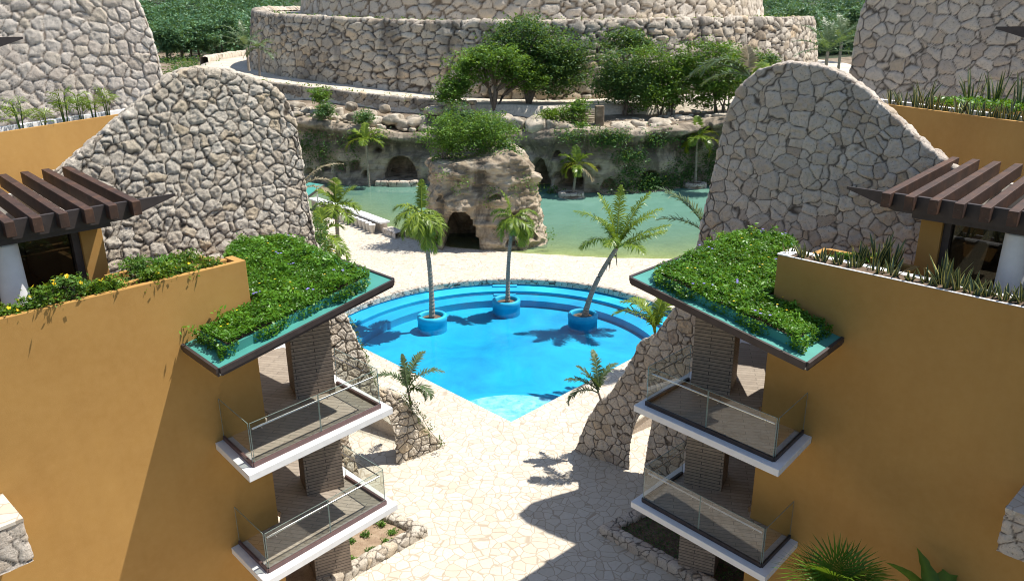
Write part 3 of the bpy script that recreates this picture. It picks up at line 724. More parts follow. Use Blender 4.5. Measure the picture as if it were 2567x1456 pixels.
na = 260; aa = np.radians(np.linspace(-128, 110, na)); rr = np.linspace(52, 1, 2)
rr = R0 + np.array([-1.5, .4, 2.4, 4.4, 6.4, 8.0, 8.5])
P = np.stack([MC[0] + rr[None] * np.sin(aa)[:, None], MC[1] - rr[None] * np.cos(aa)[:, None], (road_z(aa)[:, None] + np.array([.05, 0, -.06, -.07, 0, .04, -2.2])[None])], -1)
wob = np.stack([P[..., 0] * .4, P[..., 1] * .4, 0 * P[..., 0]], -1); P[..., 2] += .06 * fbm(wob, 3, 5)
mesh('dirt_road', P.reshape(-1, 3), grid_faces(na, 7)[:, ::-1], M['road'], kind='structure', smooth=True, uv=False)
# ------------------------------------------------------------------ the great terraced stone mound
def tier_top(a): return np.interp(np.degrees(a), [-180, -100, -80, -50, -20, 0, 90, 180], [21.5, 20.1, 19.7, 18.2, 17.1, 16.95, 17.2, 17.2])
mound = empty('terraced_mound', (MC[0], MC[1], 8), 'huge round terraced mound with tiers of stacked boulder walls above the lagoon', 'stone mound')
def tier(name, R, a0, a1, zb, zt, res, size, depth, mat, seed, batter=.17):
    n = int(math.radians(a1 - a0) * R / res); a = np.radians(np.linspace(a0, a1, n)); b = zb(a); t = zt(a)
    hm = (t - b).max(); nv = int(hm / res); k = np.linspace(0, 1, nv)
    z = b[:, None] + (t - b)[:, None] * k; rr = R - batter * (z - b[:, None])
    P = np.stack([MC[0] + rr * np.sin(a)[:, None], MC[1] - rr * np.cos(a)[:, None], z], -1)
    w = np.array([.35, .7, 1.1, 1.6])
    T = np.stack([MC[0] + (rr[:, -1:] - w) * np.sin(a)[:, None], MC[1] - (rr[:, -1:] - w) * np.cos(a)[:, None], t[:, None] + np.array([.03, .02, -.15, -.5])[None]], -1)
    P = np.concatenate([P, T], 1)
    return loft(name, P, M[mat], mound, size, depth, seed, rr=.2, gapw=.10, rough=.12, warp=.18)
tier('lower_wall', R0, -112, 112, lambda a: road_z(a) - .3, tier_top, .17, (1.75, 1.75, .95), .36, 'stone_p', 61)
tier('upper_wall', R0 - 9.1, -112, 112, lambda a: tier_top(a) - 1.2, lambda a: 26.5 + 0 * a, .2, (2.0, 2.0, 1.35), .36, 'stone_u', 71)
aa = np.radians(np.linspace(-120, 115, 150)); rr = R0 + np.array([-11, -8.6, -5.6, -2.4])
P = np.stack([MC[0] + rr[None] * np.sin(aa)[:, None], MC[1] - rr[None] * np.cos(aa)[:, None], tier_top(aa)[:, None] - .45 + 0 * rr[None]], -1)
mesh('terrace_path', P.reshape(-1, 3), grid_faces(150, 4)[:, ::-1], M['road'], mound, smooth=True, uv=False)
P = np.concatenate([np.array([[MC[0], MC[1], 26.2]]), np.stack([MC[0] + (R0 - 11.5) * np.sin(np.radians(np.arange(0, 360, 4))), MC[1] - (R0 - 11.5) * np.cos(np.radians(np.arange(0, 360, 4))), np.full(90, 26.2)], -1)])
mesh('summit', P, [(0, 1 + i, 1 + (i + 1) % 90) for i in range(90)], M['ground'], mound, uv=False)
# retaining wall below the road, left of the trees
aa = np.radians(np.linspace(-62, -8, 60)); pts = [(MC[0] + (R0 + 8.1) * math.sin(a), MC[1] - (R0 + 8.1) * math.cos(a), float(road_z(a)) + .25, float(road_z(a)) - 1.9) for a in aa]
o = stone_strip('stone_wall', pts, 0, .6, .12, (.95, .95, .75), .16, M['stone_p'], 1, 81, sm=2); tag(o, 'low stone retaining wall along the lower edge of the curving dirt road', 'stone wall')
aa = np.radians(np.linspace(-124, -82, 40)); pts = [(MC[0] + (R0 + 8.9) * math.sin(a), MC[1] - (R0 + 8.9) * math.cos(a), float(road_z(a)) + .8, float(road_z(a)) - 1.5) for a in aa]
o = stone_strip('stone_wall', pts, 0, .9, .2, 1.1, .25, M['boulder'] if False else M['stone_u'], 1, 82, sm=2); tag(o, 'rough pale boulder kerb on the outer bend of the dirt road', 'stone wall')
# boulders along the ledge
def boulder_mesh(seed, sq):
    n1, n2 = 26, 14; u = np.linspace(0, 2 * math.pi, n1); v = np.linspace(.02, math.pi - .02, n2)
    D = np.stack([np.cos(u)[:, None] * np.sin(v), np.sin(u)[:, None] * np.sin(v), np.cos(v) + 0 * u[:, None]], -1)
    D = np.sign(D) * np.abs(D) ** .7
    Rr = 1 + .30 * fbm(D * 1.1 + seed * 3.3, 3, seed) + .22 * (.4 - np.abs(fbm(D * 2.2 + seed, 3, seed + 1))); P = D * Rr[..., None] * np.array(sq)
    P[-1] = P[0]
    me_o = mesh('boulder', P.reshape(-1, 3), grid_faces(n1, n2), M['boulder'], smooth=True, uv=False); return me_o
protos = [boulder_mesh(k, s_) for k, s_ in enumerate(((1.1, .8, .55), (.9, .7, .6), (1.3, .9, .5), (.8, .8, .65)))]
rng = np.random.default_rng(12); used = [0] * 4
bpx = [(742, 262, 1.0), (795, 287, 1.3), (845, 278, .95), (875, 296, 1.1), (905, 288, 1.35), (945, 300, 1.1), (985, 295, 1.2), (1010, 308, 1.0), (1040, 300, 1.15), (1062, 318, .9), (1220, 300, 1.1), (1262, 296, 1.2), (1300, 303, 1.0), (1345, 306, 1.25), (1385, 312, 1.0), (1420, 320, 1.2), (1440, 330, .9), (1560, 318, 1.2), (1600, 314, 1.0), (1655, 312, 1.6), (1720, 300, 1.1), (880, 262, .8), (965, 268, .8), (1085, 272, .9), (820, 312, .9), (925, 318, 1.0)]
bpx.sort()
for j, (x, y, sc) in enumerate(bpx):
    k = j % 4; o = protos[k] if not used[k] else protos[k].copy()
    if used[k]: COL.objects.link(o)
    used[k] = 1; yy = float(np.interp(at_y(x, y, 88)[0], cl and [c[0] for c in cl], [c[1] for c in cl])) + 1.6 + 2.2 * max(0, (306 - y)) / 30
    q = at_y(x, y, yy); xs = float(np.interp(q[0], p[:, 0], topz))
    o.location = (q[0], q[1], q[2] - .25); o.scale = (sc, sc, sc); o.rotation_euler = (rng.normal() * .15, rng.normal() * .15, rng.random() * 6)
    tag(o, 'bleached limestone boulder on the cliff ledge, %s of them counting from the left' % ORD[j], 'boulder', 'boulders along the cliff ledge')
# ------------------------------------------------------------------ rock outcrop with a cave standing at the shore
OC = np.array([-2.3, 61.8]); n1, n2 = 300, 120
u = np.linspace(0, 2 * math.pi, n1); k = np.linspace(0, 1, n2)
def sup(c): return np.sign(c) * np.abs(c) ** .62
topo = 6.55 + .0 * u + .9 * np.exp(-((np.cos(u) * 4.6 - 1.9) / 1.6) ** 2) - 1.3 * np.clip(np.cos(u) - .75, 0, 1) * 4
z = -1.6 + (topo[:, None] + 1.6) * k[None]
fl = 1 + .05 * np.clip(1.4 - z, 0, 2) - .05 * np.clip(z - 3.5, 0, 4)
X = OC[0] + 4.45 * sup(np.cos(u))[:, None] * fl; Y = OC[1] + 3.4 * sup(np.sin(u))[:, None] * fl
q = np.stack([X, Y, z], -1); nrm = np.stack([np.cos(u), np.sin(u) * 1.2, 0 * u], -1); nrm /= np.linalg.norm(nrm, axis=1, keepdims=True)
d = .6 * fbm(q * .35, 4, 91) + .42 * fbm(q * [.9, .9, 1.3], 4, 92) + .16 * fbm(q * [2.3, 2.3, 5], 3, 93) + .25 * np.clip((z - 3.8) / 1.2, 0, 1) * fbm(q * [.9, .9, 4.5], 3, 94)
d += .7 * (.4 - np.abs(fbm(q * [.5, .5, .7], 4, 97))) + .25 * (.4 - np.abs(fbm(q * [1.5, 1.5, 2.4], 3, 98)))
d += .35 * np.exp(-((topo[:, None] - z - .5) / .5) ** 2) - .25 * np.exp(-((z - 4.7) / .35) ** 2)
front = (Y < OC[1] - .5)
def hole(xc, w, zt, dep, zb=-2):
    global X, Y
    uu = (X - xc) / (w / 2); hg = zb + (zt - zb) * np.sqrt(np.clip(1 - np.abs(uu) ** 2.8, 0, 1)); ins = np.clip((hg - z) / .16, 0, 1) * (np.abs(uu) < 1) * front * np.clip((z - zb) / .12, 0, 1); return ins * dep
X1 = X + nrm[:, 0, None] * d; Y1 = Y + nrm[:, 1, None] * d
Y1 = Y1 + hole(-3.95, 2.75, 3.05, 5.4) + hole(-.1, .9, .85, 1.0, .25) + hole(-6.1, 1.0, 1.7, .9, .3) + hole(.2, .9, 3.0, .7, 2.4) + hole(-5.3, .7, 4.2, .5, 3.7) + hole(-1.2, .8, 4.4, .6, 3.9) + hole(1.4, .6, 1.3, .7, .5)
P = np.stack([X1, Y1, z], -1); P[-1] = P[0]
cap = []
for sc, dz in ((.9, .18), (.65, .30), (.35, .42), (.02, .45)):
    r = P[:, -1].copy(); r[:, :2] = OC + (r[:, :2] - OC) * sc; r[:, 2] += dz * .6 + .2 * fbm(r * .7, 3, 95); cap.append(r[:, None])
P = np.concatenate([P] + cap, 1)
o = mesh('rock_outcrop', P.reshape(-1, 3), grid_faces(P.shape[0], P.shape[1]), M['rock2'], smooth=True, uv=False)
tag(o, 'tan rock outcrop with a dark arched cave, standing between plaza and lagoon', 'rock outcrop')
# ------------------------------------------------------------------ curved fin walls, one beside each hotel wing
def mirror(pts, s): return [(s * q[0],) + tuple(q[1:]) for q in pts]
FDL = (.81, .586); FDR = (-.81, .586)
def fin_line(px, p0, dr, lean):
    """profile of a wall that leans back: points on its face, given by their foot on the ground line"""
    nx, ny = dr[1], -dr[0]
    if ny > 0: nx, ny = -nx, -ny
    L_ = math.hypot(nx, ny); nx /= L_; ny /= L_; out = []
    for x, y in px:
        q = at_plane(x, y, (p0[0], p0[1], 0), (nx, ny, lean)); out.append((q[0] + nx * lean * q[2], q[1] + ny * lean * q[2], q[2]))
    sg = 1 if dr[0] > 0 else -1; tl = None; res_ = []        # the ground line only ever runs on
    for q in out:
        t_ = (q[0] * dr[0] + q[1] * dr[1]) * 1.0
        if tl is not None and t_ < tl + .004:
            k_ = (tl + .004 - t_) / (dr[0] ** 2 + dr[1] ** 2); q = (q[0] + dr[0] * k_, q[1] + dr[1] * k_, q[2]); t_ = tl + .004
        tl = t_; res_.append(q)
    return res_
FIN_L = fin_line([(90, 485), (165, 420), (240, 355), (300, 303), (345, 268), (390, 226), (425, 196), (460, 181), (500, 175), (575, 180), (640, 200), (680, 218), (712, 244), (735, 292), (748, 360), (758, 440), (772, 520), (788, 600), (822, 690), (865, 790), (905, 880), (940, 968), (968, 984), (1002, 992), (1040, 1040), (1080, 1090), (1112, 1126)], (-2.95, 28.2), FDL, .115)
FIN_R = fin_line([(2450, 470), (2368, 405), (2333, 380), (2283, 335), (2228, 282), (2168, 227), (2108, 187), (2053, 168), (1993, 160), (1948, 164), (1903, 178), (1873, 202), (1848, 230), (1823, 290), (1808, 350), (1783, 465), (1763, 550), (1748, 615), (1724, 710), (1692, 775), (1640, 845), (1605, 862), (1570, 930), (1530, 990), (1500, 1010), (1470, 1060), (1452, 1110), (1442, 1134)], (2.58, 27.77), FDR, .06)
FIN_L = [(q[0], q[1], max(q[2], .05)) for q in FIN_L]; FIN_R = [(q[0], q[1], max(q[2], .05)) for q in FIN_R]
def fin_y(x, z=0.0): return (28.2 - .723 * (abs(x) - 2.95) + .115 * z) if x < 0 else (27.77 - .723 * (abs(x) - 2.58) + .06 * z)
def arch_l(c): return (c[..., 0] > -6.6) & (c[..., 0] < -4.72) & (c[..., 2] < .6 + 2.1 * np.sqrt(np.clip(1 - np.abs((c[..., 0] + 5.66) / .94) ** 2.4, 0, 1))) & (c[..., 2] < 2.7) & (c[..., 1] > 26)
def arch_r(c): return (c[..., 0] < 6.5) & (c[..., 0] > 4.55) & (c[..., 2] < .6 + 2.35 * np.sqrt(np.clip(1 - np.abs((c[..., 0] - 5.52) / .97) ** 2.4, 0, 1))) & (c[..., 1] > 26)
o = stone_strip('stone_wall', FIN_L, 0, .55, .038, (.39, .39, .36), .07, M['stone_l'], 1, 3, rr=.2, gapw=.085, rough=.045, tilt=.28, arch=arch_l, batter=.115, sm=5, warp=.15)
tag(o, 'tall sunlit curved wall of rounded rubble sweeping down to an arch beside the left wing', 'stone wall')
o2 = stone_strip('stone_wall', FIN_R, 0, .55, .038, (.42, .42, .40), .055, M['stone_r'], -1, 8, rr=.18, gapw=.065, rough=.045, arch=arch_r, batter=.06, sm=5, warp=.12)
tag(o2, 'tall shaded curved wall of flat faced stones sweeping down to an arch beside the right wing', 'stone wall')
def reveal(s, xc, w, h, par, mat, seed):
    """the stone lined underside of the arch"""
    n = 70; t = np.linspace(0, math.pi, n); x = s * xc + np.cos(t) * (w + .02) * s * 1.0; zz = .6 + h * np.sin(t) ** .83
    x = np.r_[np.full(10, x[0]), x, np.full(10, x[-1])]; zz = np.r_[np.linspace(0, .56, 10), zz, np.linspace(.56, 0, 10)]
    y0 = 27.75 - .0 * x; dep = np.linspace(-.03, .60, 16)
    P = np.stack([x[:, None] - .0 * dep[None], np.array([fin_y(v, w_) for v, w_ in zip(x, zz)])[:, None] + dep[None], zz[:, None] + 0 * dep[None]], -1)
    return loft('arch_lining', P, mat, par, .42, .03, seed, flip=(s > 0), gapw=.08)
reveal(-1, 5.66, .94, 2.1, o, M['stone_l'], 4); reveal(1, 5.52, .97, 2.35, o2, M['stone_r'], 9)
# towers of the wings behind
def tower(s, edge, seed, mat, label, size):
    top = [(s * -1283.5 * 0 + x, y) for x, y in ([(-420, -260), (60, -230), (230, -120), (300, -50)] if s < 0 else [(2990, -260), (2500, -230), (2290, -120), (2205, -50)])]
    pts = fin_line(top + edge, (s * 15.6, 35.0), (.87 * -s, .49), .12)
    o = stone_strip('stone_wall', pts, 0.0, 1.0, .062, size, .085, mat, -s, seed, rr=.22, gapw=.075, rough=.035, tilt=.25, batter=.12, sm=4, back=False)
    return tag(o, label, 'stone wall')
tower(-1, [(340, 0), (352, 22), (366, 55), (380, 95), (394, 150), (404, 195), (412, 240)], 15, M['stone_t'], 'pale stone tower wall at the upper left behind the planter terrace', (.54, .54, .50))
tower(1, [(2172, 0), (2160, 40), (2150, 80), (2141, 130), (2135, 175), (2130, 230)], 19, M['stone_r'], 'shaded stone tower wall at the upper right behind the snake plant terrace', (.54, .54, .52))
# ------------------------------------------------------------------ the two hotel wings, mirror images of each other
A42 = rad(42.5)
def wing(s):
    left = s < 0
    root = empty('hotel_wing', (s * 7.6, 17.3, 0), 'ochre hotel wing on the left, its wall in bright sun' if left else 'ochre hotel wing on the right, its wall in deep shade', 'hotel building')
    def m2(p): return (-s * p[0], p[1])           # plans are drawn for the left wing
    def mp(poly): return [m2(p) for p in poly]
    d = np.array([math.sin(A42), math.cos(A42)]); n = np.array([d[1], -d[0]])
    E = np.array([-6.66, 18.5])                    # end of the facade
    def loc(a, b): return E + d * a + n * b        # a along the facade (negative = toward the viewer), b outward
    def slab(mb, a0, a1, b0, b1, z0, z1): mb.prism(mp([loc(a0, b0), loc(a1, b0), loc(a1, b1), loc(a0, b1)]), z0, z1)
    TOP = 11.04
    # facade
    mb = MB(); slab(mb, -26, 0, -.16, 0, 0, TOP); o = mb.build('facade_wall', M['stucco'], root); bevel(o, .015)
    mb = MB(); slab(mb, -.22, -.002, -3.2, -.162, 0, TOP - .75); mb.build('end_wall', M['stucco'], root)
    # trough planter along the parapet
    mb = MB(); slab(mb, -26, -.222, -.50, -.162, 10.2, 10.84); mb.build('planter_soil', M['soil'], root)
    mb = MB(); slab(mb, -26, -.222, -.66, -.502, 9.9, TOP - .03); slab(mb, -.221, 0, -.66, -.164, 10.2, TOP - .004)
    o = mb.build('planter_wall', M['stucco'], root); bevel(o, .01)
    if not left:
        mb = MB(); slab(mb, -26, -.3, -.70, -.48, TOP - .028, TOP + .012); slab(mb, -.298, .015, -.70, .015, TOP + .003, TOP + .03); slab(mb, -26, -.3, -.05, .010, TOP + .004, TOP + .016); mb.build('white_coping', M['concrete'], root)
        mb = MB(); slab(mb, -26, -.3, -.50, -.052, TOP - .04, TOP + .006); mb.build('planter_mulch', M['soil'], root)
    # raised bed behind the trough
    mb = MB(); slab(mb, -2.75, -2.6, -1.75, -.662, 10.0, TOP - .08); slab(mb, -2.598, -.5, -1.75, -1.6, 10.0, TOP - .08); slab(mb, -.498, -.35, -1.75, -.664, 10.0, TOP - .10)
    o = mb.build('raised_bed_wall', M['stucco'], root); bevel(o, .01)
    mb = MB(); slab(mb, -2.598, -.5, -1.598, -.664, 10.1, TOP - .22); mb.build('raised_bed_soil', M['soil'], root)
    # terrace with its glazed room
    mb = MB(); slab(mb, -26, -2.3, -8, -.664, 9.65, 9.9); mb.build('terrace_floor', M['deck'], root)
    mb = MB(); slab(mb, -2.85, -2.35, -2.95, -2.5, 9.902, 12.2); o = mb.build('pillar', M['stucco'], root); bevel(o, .01)
    mb = MB(); slab(mb, -3.02, -2.852, -2.85, -2.6, 9.902, 12.2); slab(mb, -5.6, -5.5, -2.85, -2.65, 9.902, 12.2); slab(mb, -12, -3.022, -2.85, -2.65, 12.08, 12.198); mb.build('window_frame', M['fascia'], root)
    mb = MB(); slab(mb, -12, -3.022, -2.76, -2.74, 9.902, 12.078); mb.build('window_pane', M['dark_glass'], root)
    mb = MB(); slab(mb, -12, -2.86, -7.5, -7.3, 9.902, 12.2); slab(mb, -2.84, -2.6, -7.5, -2.96, 9.902, 12.2); mb.build('room_wall', M['concrete_warm'], root)
    mb = MB(); c = m2(loc(-4.55, -2.15)); mb.lathe(c, [(.30, 9.9), (.285, 11), (.27, 12.0), (.27, 12.04), (.01, 12.05)], 28); mb.build('round_column', M['concrete'], root, smooth=True)
    # pergola
    pg = mesh_pg = MB(); t0 = 12.22
    tip = at_plane(437, 476, (*E + n * -1.65, 0), (n[0], n[1], 0)); ta = float((tip[:2] - E) @ d)
    body = [loc(-26, -1.72), loc(ta - 1.25, -1.72), loc(ta - 1.25, -1.60), loc(-26, -1.60)]
    mb = MB(); mb.prism(mp(body), t0, t0 + .42)
    q = [loc(ta - 1.248, -1.72), loc(ta, -1.68), loc(ta, -1.64), loc(ta - 1.248, -1.60)]
    mb.prism(mp(q), [t0, t0 + .36, t0 + .36, t0], t0 + .418)
    pgo = mb.build('pergola_edge_beam', M['fascia'], root)
    mb = MB(); slab(mb, -26, ta - 1.6, -2.5, -1.74, t0 - .13, t0 - .03); mb.build('pergola_soffit', M['fascia'], root)
    a0 = -1.78
    for j in range(14):
        a = a0 - .535 * j
        mb = MB(); mb.prism(mp([loc(a - .2, -1.32), loc(a, -1.32), loc(a + .42, -7.0), loc(a + .22, -7.0)]), [t0 + .11, t0 + .11, t0 + .27, t0 + .27], [t0 + .45, t0 + .45, t0 + .61, t0 + .61])
        o = mb.build('pergola_beam', M['rust'], root); bevel(o, .012)
    # upper parapet with planting
    UA = at_z(300, 287, 13.72); UB = at_z(0, 333, 13.72); uu_ = (UA - UB)[:2] / np.linalg.norm((UA - UB)[:2]); U0 = UA[:2] + uu_ * 1.2; U1 = UB[:2]; ud = (U1 - U0) / np.linalg.norm(U1 - U0); un = np.array([-ud[1], ud[0]]) * 1.0
    if un[0] < 0: un = -un
    def up(a, b): return U0 + ud * a + un * b
    mb = MB(); mb.prism(mp([up(-1, -.15), up(16, -.15), up(16, 0), up(-1, 0)]), 10, 13.72); mb.build('upper_wall', M['stucco'], root)
    mb = MB(); mb.prism(mp([up(-1, -.62), up(16, -.62), up(16, -.152), up(-1, -.152)]), 13.1, 13.60); mb.build('upper_planter_soil', M['soil'], root)
    mb = MB(); mb.prism(mp([up(-1, -.84), up(16, -.84), up(16, -.622), up(-1, -.622)]), 13.0, 13.78); o = mb.build('upper_planter_coping', M['concrete'], root); bevel(o, .01)
    # cantilevered beam end of the level above
    q0 = at_y(57, 93, 25.5); tdir = np.array([-.72, -.69])
    k0 = np.array([q0[0], q0[1]]); pn = np.array([-tdir[1], tdir[0]]) * .07
    mb = MB(); mb.prism(mp([k0 - pn * .3, k0 + tdir * 1.1 - pn, k0 + tdir * 1.1 + pn, k0 + pn * .3]), [q0[2] - .06, q0[2] - .42, q0[2] - .42, q0[2] - .06], q0[2])
    mb.prism(mp([k0 + tdir * 1.102 - pn, k0 + tdir * 9 - pn, k0 + tdir * 9 + pn, k0 + tdir * 1.102 + pn]), q0[2] - .42, q0[2] - .002)
    mb.build('upper_pergola_end', M['fascia'], root)
    # balconies
    for zf, cw, cn, cf in ((6.5, (-7.6, 17.32), (-6.28, 15.86), (-3.36, 19.26)), (3.3, (-7.66, 17.45), (-6.32, 16.02), (-3.42, 19.36))):
        cb = (-8.0, 24.4)
        cw2, cn, cf = map(np.array, (cw, cn, cf)); bal = empty('balcony', (s * 5.0, 19, zf)); bal.parent = root; bal.location = (s * 5.0 - s * 7.6, 19 - 17.3, zf)
        wallp = loc(-(E - cw2) @ d, -.1)
        poly = [loc(-1.46, .004), cn, cf, (-5.3, 21.27), cb, loc(.0, -5.5), loc(.3, -.4), loc(.004, .004)]
        mb = MB(); mb.prism(mp(poly), zf - .19, zf); o = mb.build('slab', M['concrete'], bal); bevel(o, .012)
        def ins(p0, p1, p2, w):
            a = np.array(p0) - p1; a /= np.linalg.norm(a); b = np.array(p2) - p1; b /= np.linalg.norm(b); return np.array(p1) + (a + b) * w / abs(a[0] * b[1] - a[1] * b[0])
        gw = loc(-1.46, .03) + d * .24; gn = ins(loc(-1.46, .0), cn, cf, .25); gf = ins(cn, cf, np.array([-5.3, 21.27]), .25)
        gb = np.array([-5.22, 20.75])
        dk = [gw, gn, gf, gb, (-7.6, 23.6), loc(.2, -4.8), loc(.3, -.35), loc(.01, .02)]
        mb = MB(); mb.prism(mp(dk), zf + .002, zf + .022); mb.build('floor', M['deck'], bal)
        mb = MB()
        for p0, p1 in ((gw, gn), (gn, gf), (gf, gb)): mb.seg(m2(p0), m2(p1), .07, zf + .001, zf + .11)
        mb.build('glass_channel', M['shoe'] if left else M['fascia'], bal)
        def pane(p0, p1):
            g_ = MB(); g_.seg(m2(p0), m2(p1), .018, zf + .112, zf + 1.16); go = g_.build('glass_panel', M['glass'], bal)
            e_ = MB(); e_.seg(m2(p0), m2(p1),   .014, zf + 1.161, zf + 1.172); dd = (np.array(p1) - p0) / np.linalg.norm(np.array(p1) - p0)
            for pp in (p0, p1): pp = np.array(pp); e_.box(m2(pp), (1, 0), (0, 1),   .014, .014, zf + .113, zf + 1.16)
            e_.build('polished_edge', M['glass_edge'], go)
        md = gn + (gf - gn) * .5; ld = (gf - gn) / np.linalg.norm(gf - gn); rd_ = (gn - gw) / np.linalg.norm(gn - gw); fd = (gb - gf) / np.linalg.norm(gb - gf)
        pane(gw, gn - rd_ * .04); pane(gn + ld * .03, md - ld * .012); pane(md + ld * .012, gf - ld * .03); pane(gf + fd * .03, gb)
        inw = (n * -1.0) * .09
        h0 = gn + inw + ld * .12; h1 = gf + inw - ld * .10; h2 = gb - ld * .09
        mb = MB(); mb.tube([(*m2(h0), zf + .95), (*m2(h1), zf + .95), (*m2(h2), zf + .95)], .024, 8)
        for f in (.06, .42, .58, .95):
            pp = h0 + (h1 - h0) * f; mb.tube([(*m2(pp), zf + .95), (*m2(pp - inw), zf + .92)], .010, 5)
        for f in (.3, .8):
            pp = h1 + (h2 - h1) * f; mb.tube([(*m2(pp), zf + .95), (*m2(pp + ld * .09), zf + .92)], .010, 5)
        mb.build('handrail', M['steel'], bal)
    # strip-clad column
    cc = np.array([-6.17, 19.75]); f1 = np.array([.905, .425]); f2 = np.array([-.425, .905])
    mb = MB(); mb.prism(mp([cc, cc + f1 * 1.12, cc + f1 * 1.12 + f2 * 1.05, cc + f2 * 1.05]), 0, 9.25); mb.build('column', M['slats'], root)
    # loggia back wall (glazed doors) and ground floor wall
    mb = MB(); mb.prism(mp([loc(-.05, -3.2), loc(.25, -3.2), loc(2.6, -6.4), loc(2.3, -6.6)]), 0, 9.3); mb.build('loggia_wall', M['stucco'], root)
    # tilted green roof
    Ar, Br, Dr = np.array([-6.62, 15.86, 9.27]), np.array([-3.18, 19.5, 10.15]), np.array([-7.9, 17.14, 9.36])
    nn_ = np.cross(Br - Ar, Dr - Ar)
    def rz(p): return Ar[2] - ((p[0] - Ar[0]) * nn_[0] + (p[1] - Ar[1]) * nn_[1]) / nn_[2]
    roof_poly = [Ar[:2], Br[:2], np.array([-7.18, 23.1]), np.array([-8.55, 22.85]), loc(-.1, -1.9), loc(-.1, -.9), loc(.012, .008), loc(-1.86, .008)]
    rf = None
    zt = [rz(p) for p in roof_poly]
    mb = MB(); mb.prism(mp(roof_poly), [q_ - .10 for q_ in zt], zt); rf = mb.build('roof', M['teal'], root)
    mb = MB(); mb.prism(mp(roof_poly), [q_ - .165 for q_ in zt], [q_ - .102 for q_ in zt]); mb.build('soffit', M['concrete_warm'], rf)
    def rail(mb, p0, p1, w, lo, hi, off=0.0):
        p0 = np.array(p0); p1 = np.array(p1); t_ = (p1 - p0) / np.linalg.norm(p1 - p0); q_ = np.array([t_[1], -t_[0]])
        a, b, c, e = p0 + q_ * off, p1 + q_ * off, p1 + q_ * (off + w), p0 + q_ * (off + w)
        mb.prism(mp([a, b, c, e]), [rz(k) + lo for k in (a, b, c, e)], [rz(k) + hi for k in (a, b, c, e)])
    mb = MB()
    pA, pB, pC, pD = roof_poly[0], roof_poly[1], roof_poly[2], roof_poly[-1]
    rail(mb, pA, pB, .07, -.10, .03); rail(mb, pB, pC, .07, -.10, .03); rail(mb, pD, pA, .07, -.10, .03)
    rail(mb, pA + d * .03, pB - d * .03, .04, -.175, -.105); rail(mb, pB, pC, .04, -.175, -.105); rail(mb, pD, pA, .04, -.175, -.105)
    mb.build('fascia', M['fascia'], rf)
    # planting tray on the roof
    ld2 = (Br - Ar)[:2] / np.linalg.norm((Br - Ar)[:2]); ln = np.array([-ld2[1], ld2[0]])
    tray = [Ar[:2] + ld2 * .40 + ln * .33, Br[:2] - ld2 * .50 + ln * .33, np.array([-7.05, 22.7]), np.array([-8.4, 22.5]), loc(-.05, -1.8), loc(-.05, -.85), loc(.05, .06), Ar[:2] + ld2 * .40 + ln * 1.66]
    mb = MB(); mb.prism(mp(tray), [rz(k) + .004 for k in tray], [rz(k) + .22 for k in tray]); mb.build('planting_tray', M['teal'], rf)
    tc = np.mean(tray, axis=0); tin = [tc + (k - tc) * .965 for k in tray]
    mb = MB(); mb.prism(mp(tin), [rz(k) + .18 for k in tin], [rz(k) + .226 for k in tin]); mb.build('tray_soil', M['soil'], rf)
    # ground cover over the tray
    rng = np.random.default_rng(31 + (0 if left else 5)); tp = np.array(tray); N_ = 90000
    pts = np.stack([rng.uniform(tp[:, 0].min() - .3, tp[:, 0].max(), N_), rng.uniform(tp[:, 1].min() - .3, tp[:, 1].max(), N_)], -1)
    def inside(P_, poly):
        c_ = np.zeros(len(P_), bool); j = len(poly) - 1
        for i in range(len(poly)):
            xi, yi = poly[i]; xj, yj = poly[j]
            c_ ^= ((yi > P_[:, 1]) != (yj > P_[:, 1])) & (P_[:, 0] < (xj - xi) * (P_[:, 1] - yi) / (yj - yi + 1e-12) + xi); j = i
        return c_
    cen = tp.mean(0); grow = cen + (tp - cen) * 1.07
    wob = .11 * np.stack([vnoise(np.stack([pts[:, 0] * 2.1, pts[:, 1] * 2.1, 0 * pts[:, 0]], -1), 5), vnoise(np.stack([pts[:, 0] * 2.1, pts[:, 1] * 2.1, 0 * pts[:, 0] + 9], -1), 6)], -1)
    ok = inside(pts + wob * 1.6, grow); inn = inside(pts, tray)
    hang = ok & ~inn
    pts3 = np.concatenate([pts, np.zeros((N_, 1))], 1)
    base = np.array(rz(pts.T))
    hh = .26 + .11 * fbm(np.stack([pts[:, 0] * 1.7, pts[:, 1] * 1.7, 0 * pts[:, 0]], -1), 3, 11) + .10 * rng.random(N_)
    hh = np.where(hang, rng.random(N_) * .30 + .02, hh); ok &= ~(hang & (rng.random(N_) < .25))
    ok &= ~(((pts - E) @ n < .03) & ((pts - E) @ d < .02) & (((pts - E) @ n) > -.7))
    pts3[:, 2] = base + hh; C_ = pts3[ok]; tone = np.clip(.5 + .8 * fbm(C_ * [2.5, 2.5, 2.5], 3, 3), 0, 1)
    C_[:, 0] *= -s
    rng2 = np.random.default_rng(3)
    gc = leaves('ground_cover', C_, .068, M['leaf_cover'], None, kind='stuff', rnd=tone, rng=rng2, up=.7, aspect=.62)
    tag(gc, 'trailing green ground cover with small flowers on the teal roof of the %s wing' % ('left' if left else 'right'), 'ground cover')
    V = []; Fc = []
